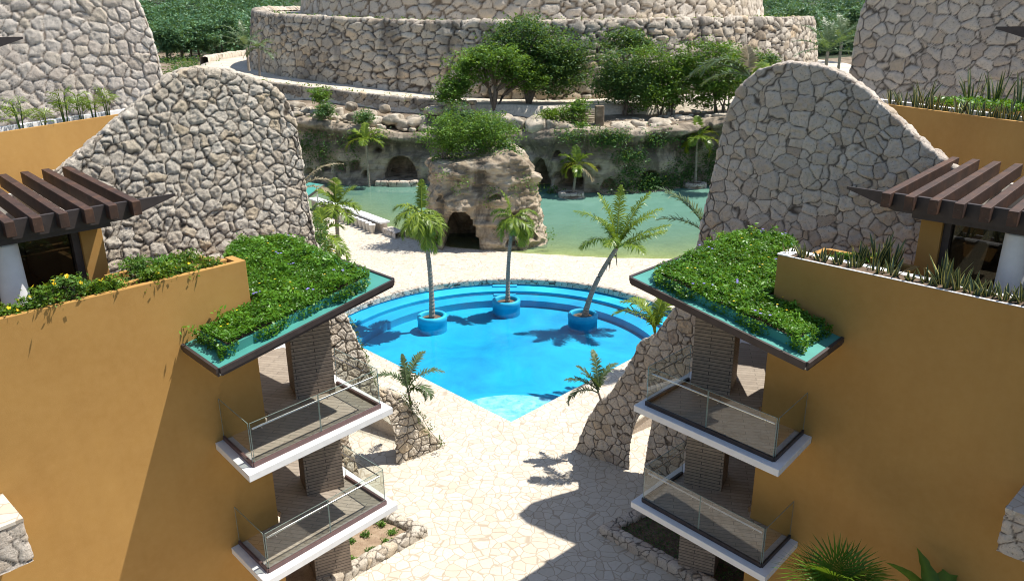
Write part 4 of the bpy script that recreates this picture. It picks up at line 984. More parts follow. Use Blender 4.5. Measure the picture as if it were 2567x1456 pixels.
    for mt, cnt, sz in (('flower_y', 20, .035), ('flower_p', 22, .045)):
        V = []; Fc = []; clus = C_[rng.integers(0, len(C_), 7)]
        for j in range(cnt):
            q_ = (C_[rng.integers(0, len(C_))] if mt == 'flower_y' else clus[j % 7] + rng.normal(size=3) * [.12, .12, 0]) + [0, 0, .09 + .05 * rng.random()]; b = len(V); V.append(q_)
            for a in range(10): V.append(q_ + np.array([math.cos(a * .628), math.sin(a * .628) * .9, .2]) * sz * (1 if a % 2 == 0 else .6))
            Fc += [(b, b + 1 + a, b + 1 + (a + 1) % 10) for a in range(10)]
        mesh('flowers', V, Fc, M[mt], gc, uv=False)
    # taller sprigs
    L_ = []
    for j in range(55):
        q_ = C_[rng.integers(0, len(C_))]; L_.append(q_ + np.stack([rng.normal(size=26) * .09, rng.normal(size=26) * .09, rng.random(26) * .2 + .03], -1))
    leaves('sprigs', np.concatenate(L_), .12, M['leaf_lime'] if False else M['leaf_cover'], gc, rnd=np.full(55 * 26, .95), rng=rng2, up=.2, aspect=.38)
    # stone faced box on the near facade
    hit = at_plane(9, 1236, (*E, 0), (n[0], n[1], 0)); zt_ = hit[2]; oc = at_z(53, 1300, zt_)
    ad = float((oc[:2] - E) @ d); bo = float((oc[:2] - E) @ n)
    lo = at_plane(80, 1404, (*(E + n * bo), 0), (n[0], n[1], 0))[2]
    ring = np.array([loc(ad - 3.2, bo), loc(ad, bo), loc(ad, .02)]); pth = [(*m2(q_), zt_) for q_ in ring]
    pp, _ = resample(pth, .035); zz_ = np.linspace(lo, zt_, max(8, int((zt_ - lo) / .035)))
    P = np.stack([pp[:, 0, None] + 0 * zz_, pp[:, 1, None] + 0 * zz_, zz_[None] + 0 * pp[:, 0, None]], -1)
    loft('stone_box_facing', P, M['stone_r'], root, .40, .035, 77, gapw=.06, rr=.14, flip=(s > 0))
    mb = MB(); slab(mb, ad - 3.2, ad + .03, bo - .38, bo + .035, zt_ - .05, zt_ + .02); slab(mb, ad - .45, ad + .03, .02, bo - .382, zt_ - .05, zt_ + .018)
    co = mb.build('stone_box_coping', M['flag'], root)
    mb = MB(); slab(mb, ad - 3.2, ad - .46, .02, bo - .39, lo + .2, zt_ - .2); slab(mb, ad - 3.2, ad - .02, .02, bo - .02, lo - .02, lo + .19); mb.build('stone_box_soil', M['dark'], root)
    return dict(loc=loc, m2=m2, root=root, TOP=TOP, up=up, E=E, d=d, n=n, box=(ad, bo, zt_), C=C_, rz=rz)
WL_ = wing(-1); WR_ = wing(1)
# planting beds on the plaza
def bed(s):
    c = np.array([-3.0, 22.35]); d1 = np.array([-.71, -.70]); d2 = np.array([-.82, .57])
    path = [c + d2 * 2.3, c, c + d1 * 4.6]; side = -1
    pts = [(-s * q[0], q[1], .30) for q in path]
    if s > 0: pts = [(q[0] * .98, q[1] - .05, q[2]) for q in pts]
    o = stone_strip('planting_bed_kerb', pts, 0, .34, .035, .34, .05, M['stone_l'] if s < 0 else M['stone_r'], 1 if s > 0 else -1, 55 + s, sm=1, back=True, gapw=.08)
    tag(o, 'low kerb of pale stones round the earth bed below the %s balconies' % ('left' if s < 0 else 'right'), 'stone kerb')
    poly = [(-s * q[0], q[1]) for q in (c + d2 * 2.3 + d1 * .3, c + d1 * .3 + d2 * .3, c + d1 * 4.6 + d2 * .3, c + d1 * 4.6 + d2 * 2.8)]
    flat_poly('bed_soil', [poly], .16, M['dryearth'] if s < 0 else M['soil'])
    return c, d1, d2
bed(-1); bed(1)
# ------------------------------------------------------------------ palms in the pool
def up_(p, z): return np.array([p[0], p[1], z])
b = up_(RINGS[0], -.3); tp = at_y(1054, 535, RINGS[0][1])
palm('shaggy coconut palm with drooping fronds in the left pool planter', b, tp, .20, .13,
     [(85, 84, 1.9, 15), (170, 58, 1.9, 105), (200, 35, 1.9, 110), (150, 40, 1.6, 120), (20, 25, 1.8, 120), (340, 10, 2.0, 105), (310, 20, 1.9, 115), (270, 5, 2.0, 90), (240, 15, 2.0, 110), (60, 10, 1.9, 100), (350, -25, 2.2, 65), (290, -30, 2.3, 60), (180, -20, 2.0, 70), (20, -35, 2.4, 55), (330, -45, 2.5, 40)],
     'palms growing in the pool', seed=2, bend=(.18, 0), boots=22, hang=.9, leaf_len=.66, pairs=52, width=.062)
b = up_(RINGS[1], -.3) + [.1, 0, 0]; tp = at_y(1287, 545, RINGS[1][1] + .1)
palm('slim coconut palm with a bundled crown in the middle pool planter', b, tp, .17, .11,
     [(175, 78, 1.9, 22), (185, 50, 1.6, 90), (160, 35, 1.5, 100), (15, 48, 1.7, 95), (350, 25, 1.7, 105), (30, 20, 1.7, 115), (270, 20, 1.6, 115), (320, 5, 1.8, 95), (220, 5, 1.6, 100), (340, -25, 1.9, 60), (300, -30, 2.0, 55), (20, -20, 1.8, 70), (200, -30, 1.7, 55)],
     'palms growing in the pool', seed=3, bend=(-.12, 0), boots=14, hang=.85, leaf_len=.6, pairs=50, width=.06)
b = up_(RINGS[2], -.3) + [.1, 0, 0]; tp = at_y(1546, 622, RINGS[2][1] + .2)
palm('leaning coconut palm with wide open fronds in the right pool planter', b, tp, .20, .13,
     [(178, 70, 3.7, 62), (150, 82, 3.5, 30), (75, 83, 3.8, 20), (30, 68, 3.9, 30), (10, 62, 3.6, 48), (350, 36, 3.4, 20), (5, 22, 3.2, 8), (200, 50, 2.6, 95), (250, 55, 2.6, 80), (300, 40, 2.6, 70), (220, 75, 3.0, 50), (330, 70, 3.2, 60)],
     'palms growing in the pool', seed=4, bend=(-.25, 0), boots=10, hang=.75, leaf_len=.8, pairs=58, width=.06)
# palms planted on the arch walls
q = at_y(1030, 1012, fin_y(-4.1, 2.3) + .25)
palm('young palm with grey green fronds planted on the left arch wall', q, q + [-.08, 0, .55], .06, .045,
     [(10, 72, 1.9, 95), (175, 72, 1.75, 110), (120, 86, 1.5, 20), (330, 70, 1.5, 150), (60, 80, 1.9, 75), (345, 55, 1.2, 150)], 'young palms on the arch walls', 'young_palm', 5, .42, .05, 40, 'frond_grey', hang=.5)
q = at_y(1507, 1003, fin_y(3.6, 2.3) + .2)
palm('young palm leaning left from the top of the right arch wall', q, q + [-.12, 0, .35], .06, .04,
     [(165, 72, 1.5, 45), (100, 84, 1.7, 60), (178, 48, 1.5, 60), (190, 40, 1.6, 120), (40, 80, 1.6, 85), (200, 65, 1.2, 40)], 'young palms on the arch walls', 'young_palm', 6, .38, .048, 40, 'frond_grey', hang=.45)
q = at_y(1640, 855, fin_y(5.3, 5.2) + .25)
palm('young green palm in a niche higher up the right arch wall', q, q + [.02, 0, .4], .06, .04,
     [(175, 70, 2.0, 105), (120, 75, 1.9, 90), (60, 78, 1.7, 50), (30, 74, 1.6, 60), (160, 82, 1.9, 95)], 'young palms on the arch walls', 'young_palm', 7, .46, .05, 42, 'frond', hang=.5)
# palms on the plaza beyond the left wall
def fan_palm(label, base, top, R, n, seed, mat='frond', group=None, r0=.13, hang=0, stalk=.45, name='fan_palm'):
    rng = np.random.default_rng(seed); t = empty(name, base, label, 'palm', group); base = np.array(base, float); top = np.array(top, float)
    mb = MB(); mb.tube([base + (top - base) * f for f in np.linspace(0, 1, 14)], np.linspace(r0, r0 * .7, 14), 9); mb.build('trunk', M['trunk'], t, smooth=True)
    for j in range(n):
        a = j * 2.4 + rng.random() * .5; e = rad(75 - 120 * (j / max(1, n - 1)) + rng.normal() * 8)
        fan_leaf('fan_leaf', top + [0, 0, .1 * (1 - j / n)], a, e, stalk * (.8 + .4 * rng.random()), R * (.85 + .3 * rng.random()), M[mat], t, seed * 50 + j, 24, 290, .25, R * .045)
    return t
P1b = at_z(852, 692, 0)
palm('tall bushy palm on the plaza just behind the left wall', P1b, at_y(842, 515, P1b[1]), .17, .13,
     [(95, 85, 1.9, 10), (170, 70, 1.8, 70), (10, 62, 2.0, 40), (190, 40, 1.7, 80), (350, 30, 1.8, 80), (270, 30, 1.7, 100), (220, 10, 1.8, 80), (320, 5, 1.8, 80), (30, 10, 1.8, 80), (150, 0, 1.8, 70)], 'palms behind the left wall', seed=8, leaf_len=.85, pairs=48, width=.07, hang=.5, boots=4)
P2b = at_z(832, 712, 0)
palm('shorter palm leaning against the end of the left wall', P2b, at_y(812, 585, P2b[1]), .15, .11,
     [(120, 82, 1.8, 25), (180, 60, 1.7, 90), (30, 55, 1.6, 110), (270, 45, 1.6, 110), (210, 15, 1.7, 80), (320, 0, 2.2, 70), (350, -25, 2.4, 50), (300, -40, 2.5, 40)], 'palms behind the left wall', seed=9, leaf_len=.85, pairs=48, width=.07, hang=.5, boots=4)
q = at_y(752, 470, 33.5)
palm('dry straggly palm showing behind the left wall edge', up_(q, 0), q, .10, .08, [(15, 55, 2.3, 60, 'frond_dry'), (30, 35, 1.8, 80, 'frond_dry'), (150, 60, 1.8, 60), (350, 20, 1.6, 60, 'frond_dry')], seed=10, leaf_len=.4)
q = at_y(1790, 610, 36)
palm('dark palm whose fronds reach left past the right wall', up_(q, 0), q, .15, .11,
     [(165, 62, 3.9, 42, 'frond_grey'), (150, 70, 3.6, 60, 'frond_grey'), (178, 50, 3.2, 60, 'frond_grey'), (60, 60, 3.0, 70), (300, 40, 2.6, 80)], seed=11, leaf_len=.7, hang=.35, pairs=54, width=.065)
# palms by the lagoon
def isle(c, R, label, seed):
    pts = [(c[0] + R * math.cos(a), c[1] + R * .7 * math.sin(a), .38) for a in np.linspace(0, 2 * math.pi, 40)]
    o = stone_strip('stone_island', pts, -1.2, .45, .09, .55, .09, M['boulder'] if False else M['stone_u'], 1, seed, sm=1); tag(o, label, 'stone island')
    mb = MB(); mb.lathe((c[0], c[1]), [(R * .9, .1), (R * .5, .42), (.01, .5)], 20); mb.build('soil', M['soil'], o)
i1 = at_z(1432, 494, -.06); isle(i1, 1.25, 'small round stone island holding the yellowing palm in front of the cave wall', 101)
i2 = at_z(1742, 470, -.06); isle(i2, 1.2, 'small stone island at the right end of the lagoon', 102)
palm('yellowing palm on the little stone island before the caves', (i1[0] + .2, i1[1], .4), at_y(1446, 412, i1[1]), .16, .12,
     [(100, 80, 2.0, 35), (170, 60, 2.2, 70), (20, 60, 2.2, 75), (60, 55, 2.0, 90), (140, 45, 2.0, 90), (185, 20, 2.0, 100, 'frond_yel'), (350, 15, 2.3, 70, 'frond_yel'), (200, 0, 1.9, 90, 'frond_yel'), (330, -15, 2.4, 55, 'frond_dry'), (270, 10, 1.8, 90)], seed=12, leaf_len=.8, pairs=34, width=.12)
palm('tall palm with bright yellow lower fronds at the right end of the lagoon', (i2[0], i2[1], .4), at_y(1748, 345, i2[1]), .17, .12,
     [(95, 82, 2.3, 35), (160, 62, 2.5, 80), (30, 62, 2.4, 80), (180, 40, 2.4, 90), (10, 40, 2.6, 80, 'frond_yel'), (350, 15, 2.6, 60, 'frond_yel'), (200, 0, 2.4, 100, 'frond_yel'), (300, 20, 2.2, 100), (340, -20, 2.5, 70, 'frond_yel'), (240, 30, 2.2, 100)], seed=13, leaf_len=.9, pairs=36, width=.12)
q = at_y(922, 420, 84.2)
palm('palm growing out of the dark cliff left of the big cave', (q[0], q[1], -.3), at_y(917, 350, 83.6), .15, .11,
     [(170, 60, 2.3, 70), (150, 40, 2.4, 90), (200, 15, 2.8, 90, 'frond_yel'), (30, 60, 2.1, 70), (10, 40, 2.4, 80), (350, 20, 2.2, 90), (90, 75, 1.9, 40), (270, 30, 2.0, 90)], seed=14, leaf_len=.8, pairs=34, width=.12)
q = at_y(651, 190, 98.0)
palm('small palm standing at the inner bend of the dirt road', (q[0], q[1], q[2]), at_y(648, 122, 98.0), .15, .11,
     [(a, e, 2.4, 75) for a, e in ((0, 60), (60, 50), (120, 55), (180, 60), (240, 35), (300, 40), (30, 15), (150, 10), (200, 5), (340, 5))], seed=15, leaf_len=.7, pairs=22, width=.11, mat='frond_grey')
q = at_y(618, 120, 112)
palm('big grey green palm against the left edge of the mound', (q[0], q[1], q[2] - 3), q, .2, .16,
     [(170, 70, 4.6, 60), (150, 55, 4.8, 60), (185, 45, 4.6, 50), (120, 78, 4.4, 40), (200, 30, 4.2, 60), (30, 70, 3.6, 60), (60, 60, 3.6, 70), (270, 60, 3.6, 80)], seed=16, leaf_len=.9, pairs=26, width=.11, mat='frond_grey')
q = at_y(1884, 196, 36)
palm('wind bent palm arching left above the right wall', (q[0], q[1], 5), q, .16, .12,
     [(172, 52, 3.3, 110, 'frond_grey'), (160, 38, 3.2, 85, 'frond_grey'), (185, 62, 2.9, 125, 'frond_grey'), (150, 18, 2.4, 60, 'frond_grey'), (95, 78, 1.5, 30, 'frond_dry'), (60, 50, 1.8, 70), (20, 40, 1.8, 70)], seed=17, leaf_len=.7, pairs=44, width=.07)
for j, (x, y, yy, lb) in enumerate(((2075, 130, 70, 'spiky grey palm in the gap left of the upper right tower'), (2110, 105, 84, 'taller spiky grey palm behind the gap by the upper right tower'))):
    q = at_y(x, y, yy)
    palm(lb, (q[0], q[1], 5), q, .18, .14, [(a, e, 3.4, 45) for a, e in ((10, 60), (60, 65), (120, 60), (170, 62), (180, 35), (230, 40), (300, 45), (350, 35), (90, 80), (195, 15), (345, 10))], seed=18 + j, leaf_len=.8, pairs=26, width=.08, mat='frond_grey', group='spiky palms by the right tower')
# ------------------------------------------------------------------ trees on the ledge below the mound
def at(x, y, Y): return at_y(x, y, Y)
def cr(x, y, Y, rx, rz, ry=None):
    c = at_y(x, y, Y); k = Y / 2040 * 1.10; return (c, (rx * k, (ry or rx * .8) * k, rz * k))
tree('spreading flat topped tree with a slim grey trunk on the ledge', at(1236, 292, 90.5), [cr(1240, 150, 90.5, 88, 36), cr(1190, 165, 90.5, 48, 30), cr(1290, 175, 91, 55, 32), cr(1330, 200, 91, 40, 24)], M['leaf_mid'], .30, 1.0, 3, trunk_r=.26)
tree('tallest dark tree on the ledge, in front of the mound wall', at(1325, 252, 93), [cr(1310, 95, 93.5, 72, 46), cr(1390, 130, 94, 66, 46), cr(1425, 165, 94, 50, 50), cr(1370, 190, 94, 60, 40), cr(1300, 150, 93, 50, 40)], M['leaf_dark'], .30, 1.15, 4, trunk_r=.3)
tree('small round bright tree beside the low road wall', at(1140, 275, 89), [cr(1138, 222, 89, 36, 28), cr(1120, 240, 89, 24, 18), cr(1160, 205, 89, 24, 18)], M['leaf_mid'], .28, 1.2, 5, trunk_r=.12)
tree('broad grove tree with fine leaves left of the right hand grove', at(1575, 300, 90), [cr(1560, 180, 90, 66, 56), cr(1535, 215, 90, 45, 42), cr(1600, 215, 89.5, 56, 46)], M['leaf_dark'], .28, 1.1, 6, trunks=4, trunk_r=.13)
tree('bushy grove tree in the middle of the right hand grove', at(1680, 300, 89), [cr(1655, 170, 90, 60, 50), cr(1690, 215, 89, 60, 50), cr(1640, 235, 88.5, 44, 36), cr(1730, 165, 90, 46, 40)], M['leaf_mid'], .28, 1.0, 7, trunks=5, trunk_r=.12)
tree('tall thin stemmed tree at the right end of the grove', at(1800, 285, 88), [cr(1790, 165, 88, 58, 52), cr(1830, 205, 87, 54, 46), cr(1770, 225, 88, 46, 40), cr(1860, 160, 90, 40, 40)], M['leaf_mid'], .28, .95, 8, trunks=5, trunk_r=.12)
tree('dark bush tree high against the mound wall above the grove', at(1568, 160, 95), [cr(1560, 100, 95, 42, 26), cr(1605, 112, 95, 32, 22)], M['leaf_dark'], .30, 1.2, 9, trunk_r=.15)
tree('low feathery tree showing just over the right wall top', at(1890, 240, 80), [cr(1885, 165, 80, 42, 28), cr(1920, 150, 80, 30, 20)], M['leaf_dark'], .26, .9, 10, trunk_r=.12)
tree('slender young tree beside the stone steps', at(1440, 318, 83), [cr(1438, 285, 83, 34, 26), cr(1455, 265, 83, 22, 16)], M['leaf_mid'], .24, 1.2, 11, trunk_r=.07)
sh_spec = [(1378, 305, 83.5, 34, 16, 'leaf_lime', 'light green low shrub on the cliff edge left of the steps'), (805, 262, 90, 22, 22, 'leaf_mid', 'small shrub below the road wall at the left'), (815, 300, 87, 22, 20, 'leaf_dark', 'dark shrub hanging over the cliff lip at the left'), (915, 312, 86, 24, 16, 'leaf_dark', 'low plant on the cliff lip above the palm'), (1460, 345, 81.5, 22, 20, 'leaf_mid', 'shrub spilling over the cliff beside the steps')]
for j, (x, y, Y, rx, rz, mt, lb) in enumerate(sh_spec):
    k = Y / 2040; c = at(x, y, Y); shrub(lb, c, (rx * k, rx * k, rz * 2 * k), M[mt], .24, 1500, 30 + j, 'shrubs along the cliff edge')
# bushes on the outcrop
for j, (x, y, Y, rx, rz, mt, lb) in enumerate(((1125, 405, 60.5, 62, 62, 'leaf_mid', 'bright bushy shrub on the left of the rock outcrop'), (1230, 400, 61, 68, 58, 'leaf_mid', 'large round shrub on the top of the rock outcrop'), (1150, 370, 64, 45, 52, 'leaf_dark', 'taller shrub at the back of the rock outcrop'), (1270, 430, 60, 34, 34, 'leaf_dark', 'dark shrub trailing down the right of the rock outcrop'), (1215, 350, 63.5, 48, 42, 'leaf_mid', 'lighter green shrub at the crest of the rock outcrop'))):
    k = Y / 2040; c = at(x, y, Y); c[2] = min(c[2], 7.2)
    shrub(lb, c, (rx * k, rx * k * .8, rz * 2 * k * 1.0), M[mt], .20, 5200, 40 + j, 'shrubs on the rock outcrop', vein=.45)
# ------------------------------------------------------------------ jungle far behind
def hill_z(x, y):
    r = np.hypot(x - MC[0], y - MC[1]); return road_z(bearing(x, y)) - 1.1 + np.clip((r - R0 - 9.4) / 40, 0, 1) * 3 + np.clip((y - 190) / 230, 0, 1) * 26
def jungle(label, lo, hi, y0, y1, count, seed, mat):
    rng = np.random.default_rng(seed); L = []; T = []
    for j in range(count):
        y = y0 + (y1 - y0) * rng.random() ** 1.5; x = y * (lo + (hi - lo) * rng.random()); r = 2.6 + 2.4 * rng.random()
        c = np.array([x, y, float(hill_z(x, y)) + (2.6 + 2.8 * rng.random()) * (1 if j % 3 else .35)])
        P, tone, _ = clumps(c, (r, r, r * .72), 16, 26, .75, rng, .6); L.append(P); T.append(np.clip(tone * .6 + .5 * rng.random() - .05, 0, 1))
    o = leaves('jungle', np.concatenate(L), .62, M[mat], None, kind='stuff', rnd=np.concatenate(T), rng=rng, up=.3); tag(o, label, 'jungle')
jungle('dense green jungle rising beyond the left bend of the road', -.60, -.27, 165, 330, 330, 5, 'leaf_far')
jungle('green jungle beyond the gap beside the upper right tower', .25, .52, 175, 340, 250, 6, 'leaf_far')
for j, (x, y, Y, w, lb) in enumerate(((420, 150, 150, 34, 'leftmost thin trunked tree at the jungle edge'), (455, 146, 155, 32, 'second thin trunked tree at the jungle edge from the left'), (500, 140, 158, 38, 'third thin trunked tree at the jungle edge from the left'), (545, 128, 165, 36, 'thin trunked tree at the jungle edge nearest the road'), (2000, 105, 160, 40, 'round tree at the jungle edge right of the mound'), (2150, 100, 150, 30, 'tree at the jungle edge touching the right tower'))):
    tree(lb, at(x, y, Y), [cr(x, y - 55, Y, w, 26), cr(x + 12, y - 40, Y, w * .7, 18)], M['leaf_far'], .5, .8, 60 + j, trunks=2, trunk_r=.22, group='trees at the jungle edge')
# plants clinging to the cliff and the mound ledges
def tufts(name, label, C_, leaf, mat, per, sp, seed):
    rng = np.random.default_rng(seed); C_ = np.asarray(C_, float)
    P = (C_[:, None] + rng.normal(size=(len(C_), per, 3)) * sp).reshape(-1, 3)
    o = leaves(name, P, leaf, M[mat], None, kind='stuff', rng=rng, rnd=np.repeat(rng.random(len(C_)), per), up=.3); return tag(o, label, 'plants')
rng = np.random.default_rng(77); pick = []
for x0, x1, y0, y1, k in ((745, 800, 330, 430, 14), (800, 900, 335, 420, 14), (880, 960, 330, 350, 10), (1390, 1460, 330, 350, 8), (1490, 1560, 335, 360, 26), (1540, 1620, 370, 400, 14), (1600, 1680, 430, 480, 26), (1530, 1640, 455, 490, 22), (1680, 1790, 400, 470, 22), (1560, 1600, 420, 440, 8), (1370, 1400, 480, 495, 6), (1620, 1700, 330, 360, 14), (1700, 1800, 360, 440, 16), (1640, 1720, 440, 480, 16)):
    for j in range(k):
        q = at_y(rng.uniform(x0, x1), rng.uniform(y0, y1), 84); yy = float(np.interp(q[0], p[:, 0], p[:, 1])); yy = yy if False else float(np.interp(q[0], [c[0] for c in cl], [c[1] for c in cl])) - .9
        pick.append(at_y(*[(W / 2 + F * ((q - CC) @ CR) / ((q - CC) @ fw)), (H / 2 - F * ((q - CC) @ CU) / ((q - CC) @ fw))], yy))
tufts('cliff_plants', 'green creepers and ferns clinging to the dark cliff face', pick, .24, 'leaf_dark', 70, [.55, .35, .4], 3)
a_ = np.radians(rng.uniform(-60, 75, 150)); C_ = np.stack([MC[0] + (R0 - 1.4 - .17 * 9) * np.sin(a_), MC[1] - (R0 - 1.4 - .17 * 9) * np.cos(a_), tier_top(a_) + .15], -1)
tufts('ledge_plants', 'scattered small plants along the lip of the lower mound wall', C_, .28, 'leaf_lime', 22, [.3, .3, .18], 4)
a_ = np.radians(rng.uniform(-58, -10, 40)); C_ = np.stack([MC[0] + (R0 + 7.4) * np.sin(a_), MC[1] - (R0 + 7.4) * np.cos(a_), road_z(a_) + .25], -1)
tufts('roadside_plants', 'small bright plants along the top of the low road wall', C_, .24, 'leaf_lime', 30, [.35, .35, .2], 5)
C_ = [at_y(x, y, 58.2) for x, y in ((1110, 440), (1145, 470), (1170, 455), (1230, 480), (1250, 500), (1225, 505), (1290, 470), (1320, 450), (1340, 470), (1265, 560), (1255, 585), (1300, 600), (1380, 590), (1330, 580), (1100, 560), (1095, 590))]
tufts('outcrop_creepers', 'small leafy creepers rooted in the face of the rock outcrop', C_, .15, 'leaf_mid', 70, [.28, .2, .3], 6)

C_ = [at_y(x, y, 140) for x, y in zip(rng.uniform(405, 545, 60), rng.uniform(140, 185, 60))]
C_ = [np.array([q_[0] * k_, 140 * k_, 0]) for q_, k_ in zip(C_, rng.uniform(.85, 1.12, 60))]
for q_ in C_: q_[2] = float(hill_z(q_[0], q_[1])) + .4
tufts('scrub', 'low scrub and weeds on the stony ground at the bend of the road', C_, .4, 'leaf_dark', 50, [.8, .8, .4], 9)
# ------------------------------------------------------------------ planting on the terraces
LW, RW = WL_, WR_
def on_trough(wg, px, py, b=-.33, z=10.84):
    n_ = np.array([wg['n'][0], wg['n'][1], 0]); E3 = np.array([wg['E'][0], wg['E'][1], 0])
    s_ = wg['m2'](np.array([1.0, 0]))[0]
    if s_ < 0:      # right wing: reflect the ray's hit
        n_ = n_ * [-1, 1, 1]; E3 = E3 * [-1, 1, 1]
    h = at_plane(px, py, E3, n_); q = np.array([h[0] * (1 if s_ > 0 else -1), h[1]])
    a = float((q - wg['E']) @ wg['d']); r_ = wg['m2'](wg['loc'](a, b)); return np.array([r_[0], r_[1], z])
spec = [(22, 800, .30, .34), (88, 782, .26, .38), (140, 770, .36, .62), (196, 752, .36, .70), (258, 738, .24, .40), (300, 728, .30, .44), (392, 707, .30, .40), (432, 697, .26, .44), (482, 684, .24, .36), (545, 669, .26, .34)]
lab = ['shrub at the left picture end of the left parapet planter', 'small leafy shrub below the white column in the left parapet planter', 'tall shrub with yellow flowers in front of the left dark window', 'tallest dark leaved shrub in the left parapet planter beside the ochre pillar', 'small lime shrub at the foot of the ochre pillar', 'bushy shrub just right of the ochre pillar in the left planter', 'dense lime green shrub before the raised bed of the left terrace', 'broad yellow green shrub in the middle of the left planter front', 'low yellow green shrub near the right part of the left planter', 'last lime shrub at the corner end of the left parapet planter']
for j, (x, y, r_, h) in enumerate(spec):
    c = on_trough(LW, x, y); shrub(lab[j], c, (r_, r_ * .75, h), M['leaf_lime'] if j in (0, 4, 6, 7, 8, 9) else M['leaf_mid'] if j in (3,) else M['leaf_lime'], .085, 900, 200 + j, 'shrubs in the left parapet planter', flowers=('flower_y', 5 if j in (2, 3) else 2, .05), vein=.42)
for j, (a, r_, h, lb) in enumerate(((-2.2, .30, .55, 'upright shrub at the left of the left raised bed'), (-1.65, .34, .42, 'spreading green shrub in the middle of the left raised bed'), (-1.0, .36, .40, 'bright low shrub at the right of the left raised bed'))):
    q = LW['m2'](LW['loc'](a, -1.15)); shrub(lb, (q[0], q[1], 10.82), (r_, r_, h), M['leaf_lime'] if j == 2 else M['leaf_mid'] if j == 0 else M['leaf_cover'], .085, 1100, 220 + j, 'shrubs in the left raised bed', vein=.42)
q = RW['m2'](RW['loc'](-1.2, -1.15)); shrub('low green shrub filling the raised bed of the right terrace', (q[0], q[1], 10.82), (.7, .35, .22), M['leaf_cover'], .08, 1600, 231, vein=.42)
def snake(label, c, h, nb, seed, group, spread=.13, name='snake_plant'):
    rng = np.random.default_rng(seed); V = []; Fc = []; R_ = []; G = []
    for k in range(nb):
        a = rng.random() * 6.28; b0 = np.array(c) + [math.cos(a) * spread * rng.random(), math.sin(a) * spread * rng.random(), -.03]
        L = h * (.55 + .5 * rng.random()); tilt = .12 + .55 * rng.random() ** 1.2; hd = np.array([math.cos(a), math.sin(a), 0]); sd = np.array([-math.sin(a), math.cos(a), 0])
        tw = rng.normal() * .6; m_ = 8; w0 = .028 + .016 * rng.random(); r_ = rng.random(); b = len(V); cur = tilt * (.4 + 1.1 * rng.random())
        pp = b0.copy(); an = tilt * .35
        for i in range(m_ + 1):
            f = i / m_; w = w0 * (.75 + .9 * f - 1.55 * f ** 3.2) * (1 if i < m_ else .1); ss = sd * math.cos(tw * f) + hd * math.sin(tw * f)
            fold = np.cross(ss, [0, 0, 1]) * w * .35
            V += [pp - ss * w, pp - ss * w * .45 + fold, pp + ss * w * .45 + fold, pp + ss * w]; R_ += [r_] * 4; G += [1, .35, .35, 1]
            an += cur / m_; pp = pp + (hd * math.sin(an) + np.array([0, 0, math.cos(an)])) * L / m_
        for i in range(m_):
            for j in range(3): Fc.append((b + i * 4 + j, b + i * 4 + j + 1, b + i * 4 + 5 + j, b + i * 4 + 4 + j))
    o = mesh(name, V, Fc, M['blade'], None, {'rnd': R_, 'gap': G}, smooth=True, uv=False); return tag(o, label, 'snake plant', group)
xs = [(1962, 655, .42, 10), (1998, 664, .50, 14), (2040, 674, .52, 14), (2085, 684, .46, 12), (2128, 692, .50, 12), (2180, 702, .50, 12), (2218, 710, .58, 12), (2262, 722, .40, 12), (2312, 732, .52, 14), (2352, 742, .82, 20), (2392, 748, .70, 14), (2428, 758, .55, 12), (2462, 766, .52, 14), (2506, 772, .50, 12), (2552, 783, .66, 12)]
for j, (x, y, h, nb) in enumerate(xs):
    snake('%s yellow edged snake plant from the inner corner along the right parapet planter' % ORD[j], on_trough(RW, x, y), h * 1.2, nb + 3, 300 + j, 'snake plants in the right parapet planter')
for j, (a, h) in enumerate(((-1.9, .95), (-2.25, .85), (-1.5, .6))):
    q = RW['m2'](RW['loc'](a, -1.35)); snake(('tallest snake plant at the back of the right raised bed', 'dark tall snake plant in the corner of the right raised bed', 'shorter pale snake plant in the right raised bed')[j], (q[0], q[1], 10.82), h, 16, 330 + j, 'snake plants in the right raised bed', .16)
# upper terraces
UN = np.array([LW['up'](0, 0), LW['up'](1, 0)]); 
def on_upper(s, px, py):
    xx = px if s < 0 else W - px; P0, P1 = UN; du = P1 - P0; nrm_ = np.array([-du[1], du[0], 0]); h = at_plane(px if s < 0 else px, py, (P0[0] * (-s), P0[1], 0), (nrm_[0] * (-s), nrm_[1], 0))
    q = np.array([h[0] * (-s), h[1]]); t_ = float((q - P0) @ du / (du @ du)); r_ = LW['up'](t_, -.36); return np.array([-s * r_[0], r_[1], 13.60])
for j, (x, y, h) in enumerate(((14, 322, 1.15), (76, 310, 1.0), (134, 303, .55), (186, 297, 1.2), (226, 292, 1.05), (258, 287, 1.0), (292, 282, 1.1))):
    c = on_upper(-1, x, y); t = empty('bamboo_palm', c, '%s small bamboo palm from the left along the upper left terrace' % ORD[j], 'palm', 'bamboo palms on the upper left terrace'); rng = np.random.default_rng(340 + j)
    for k in range(7 if h > .7 else 4):
        a = rng.random() * 6.28; st = np.array([math.cos(a) * .12, math.sin(a) * .10, 0]); hh = h * (.45 + .4 * rng.random())
        mb = MB(); mb.tube([c + st * .5, c + st + [0, 0, hh]], [.015, .010], 5); mb.build('cane', M['leaf_mid'], t)
        for z_ in (1.0, .72): fan_leaf('fan_leaf', c + st * 1.05 + [0, 0, hh * z_], a + rng.normal() * .6, .5 + rng.normal() * .3, .12, .34 * (.8 + .4 * rng.random()), M['frond'], t, 3400 + j * 20 + k, 9, 200, .35, .022)
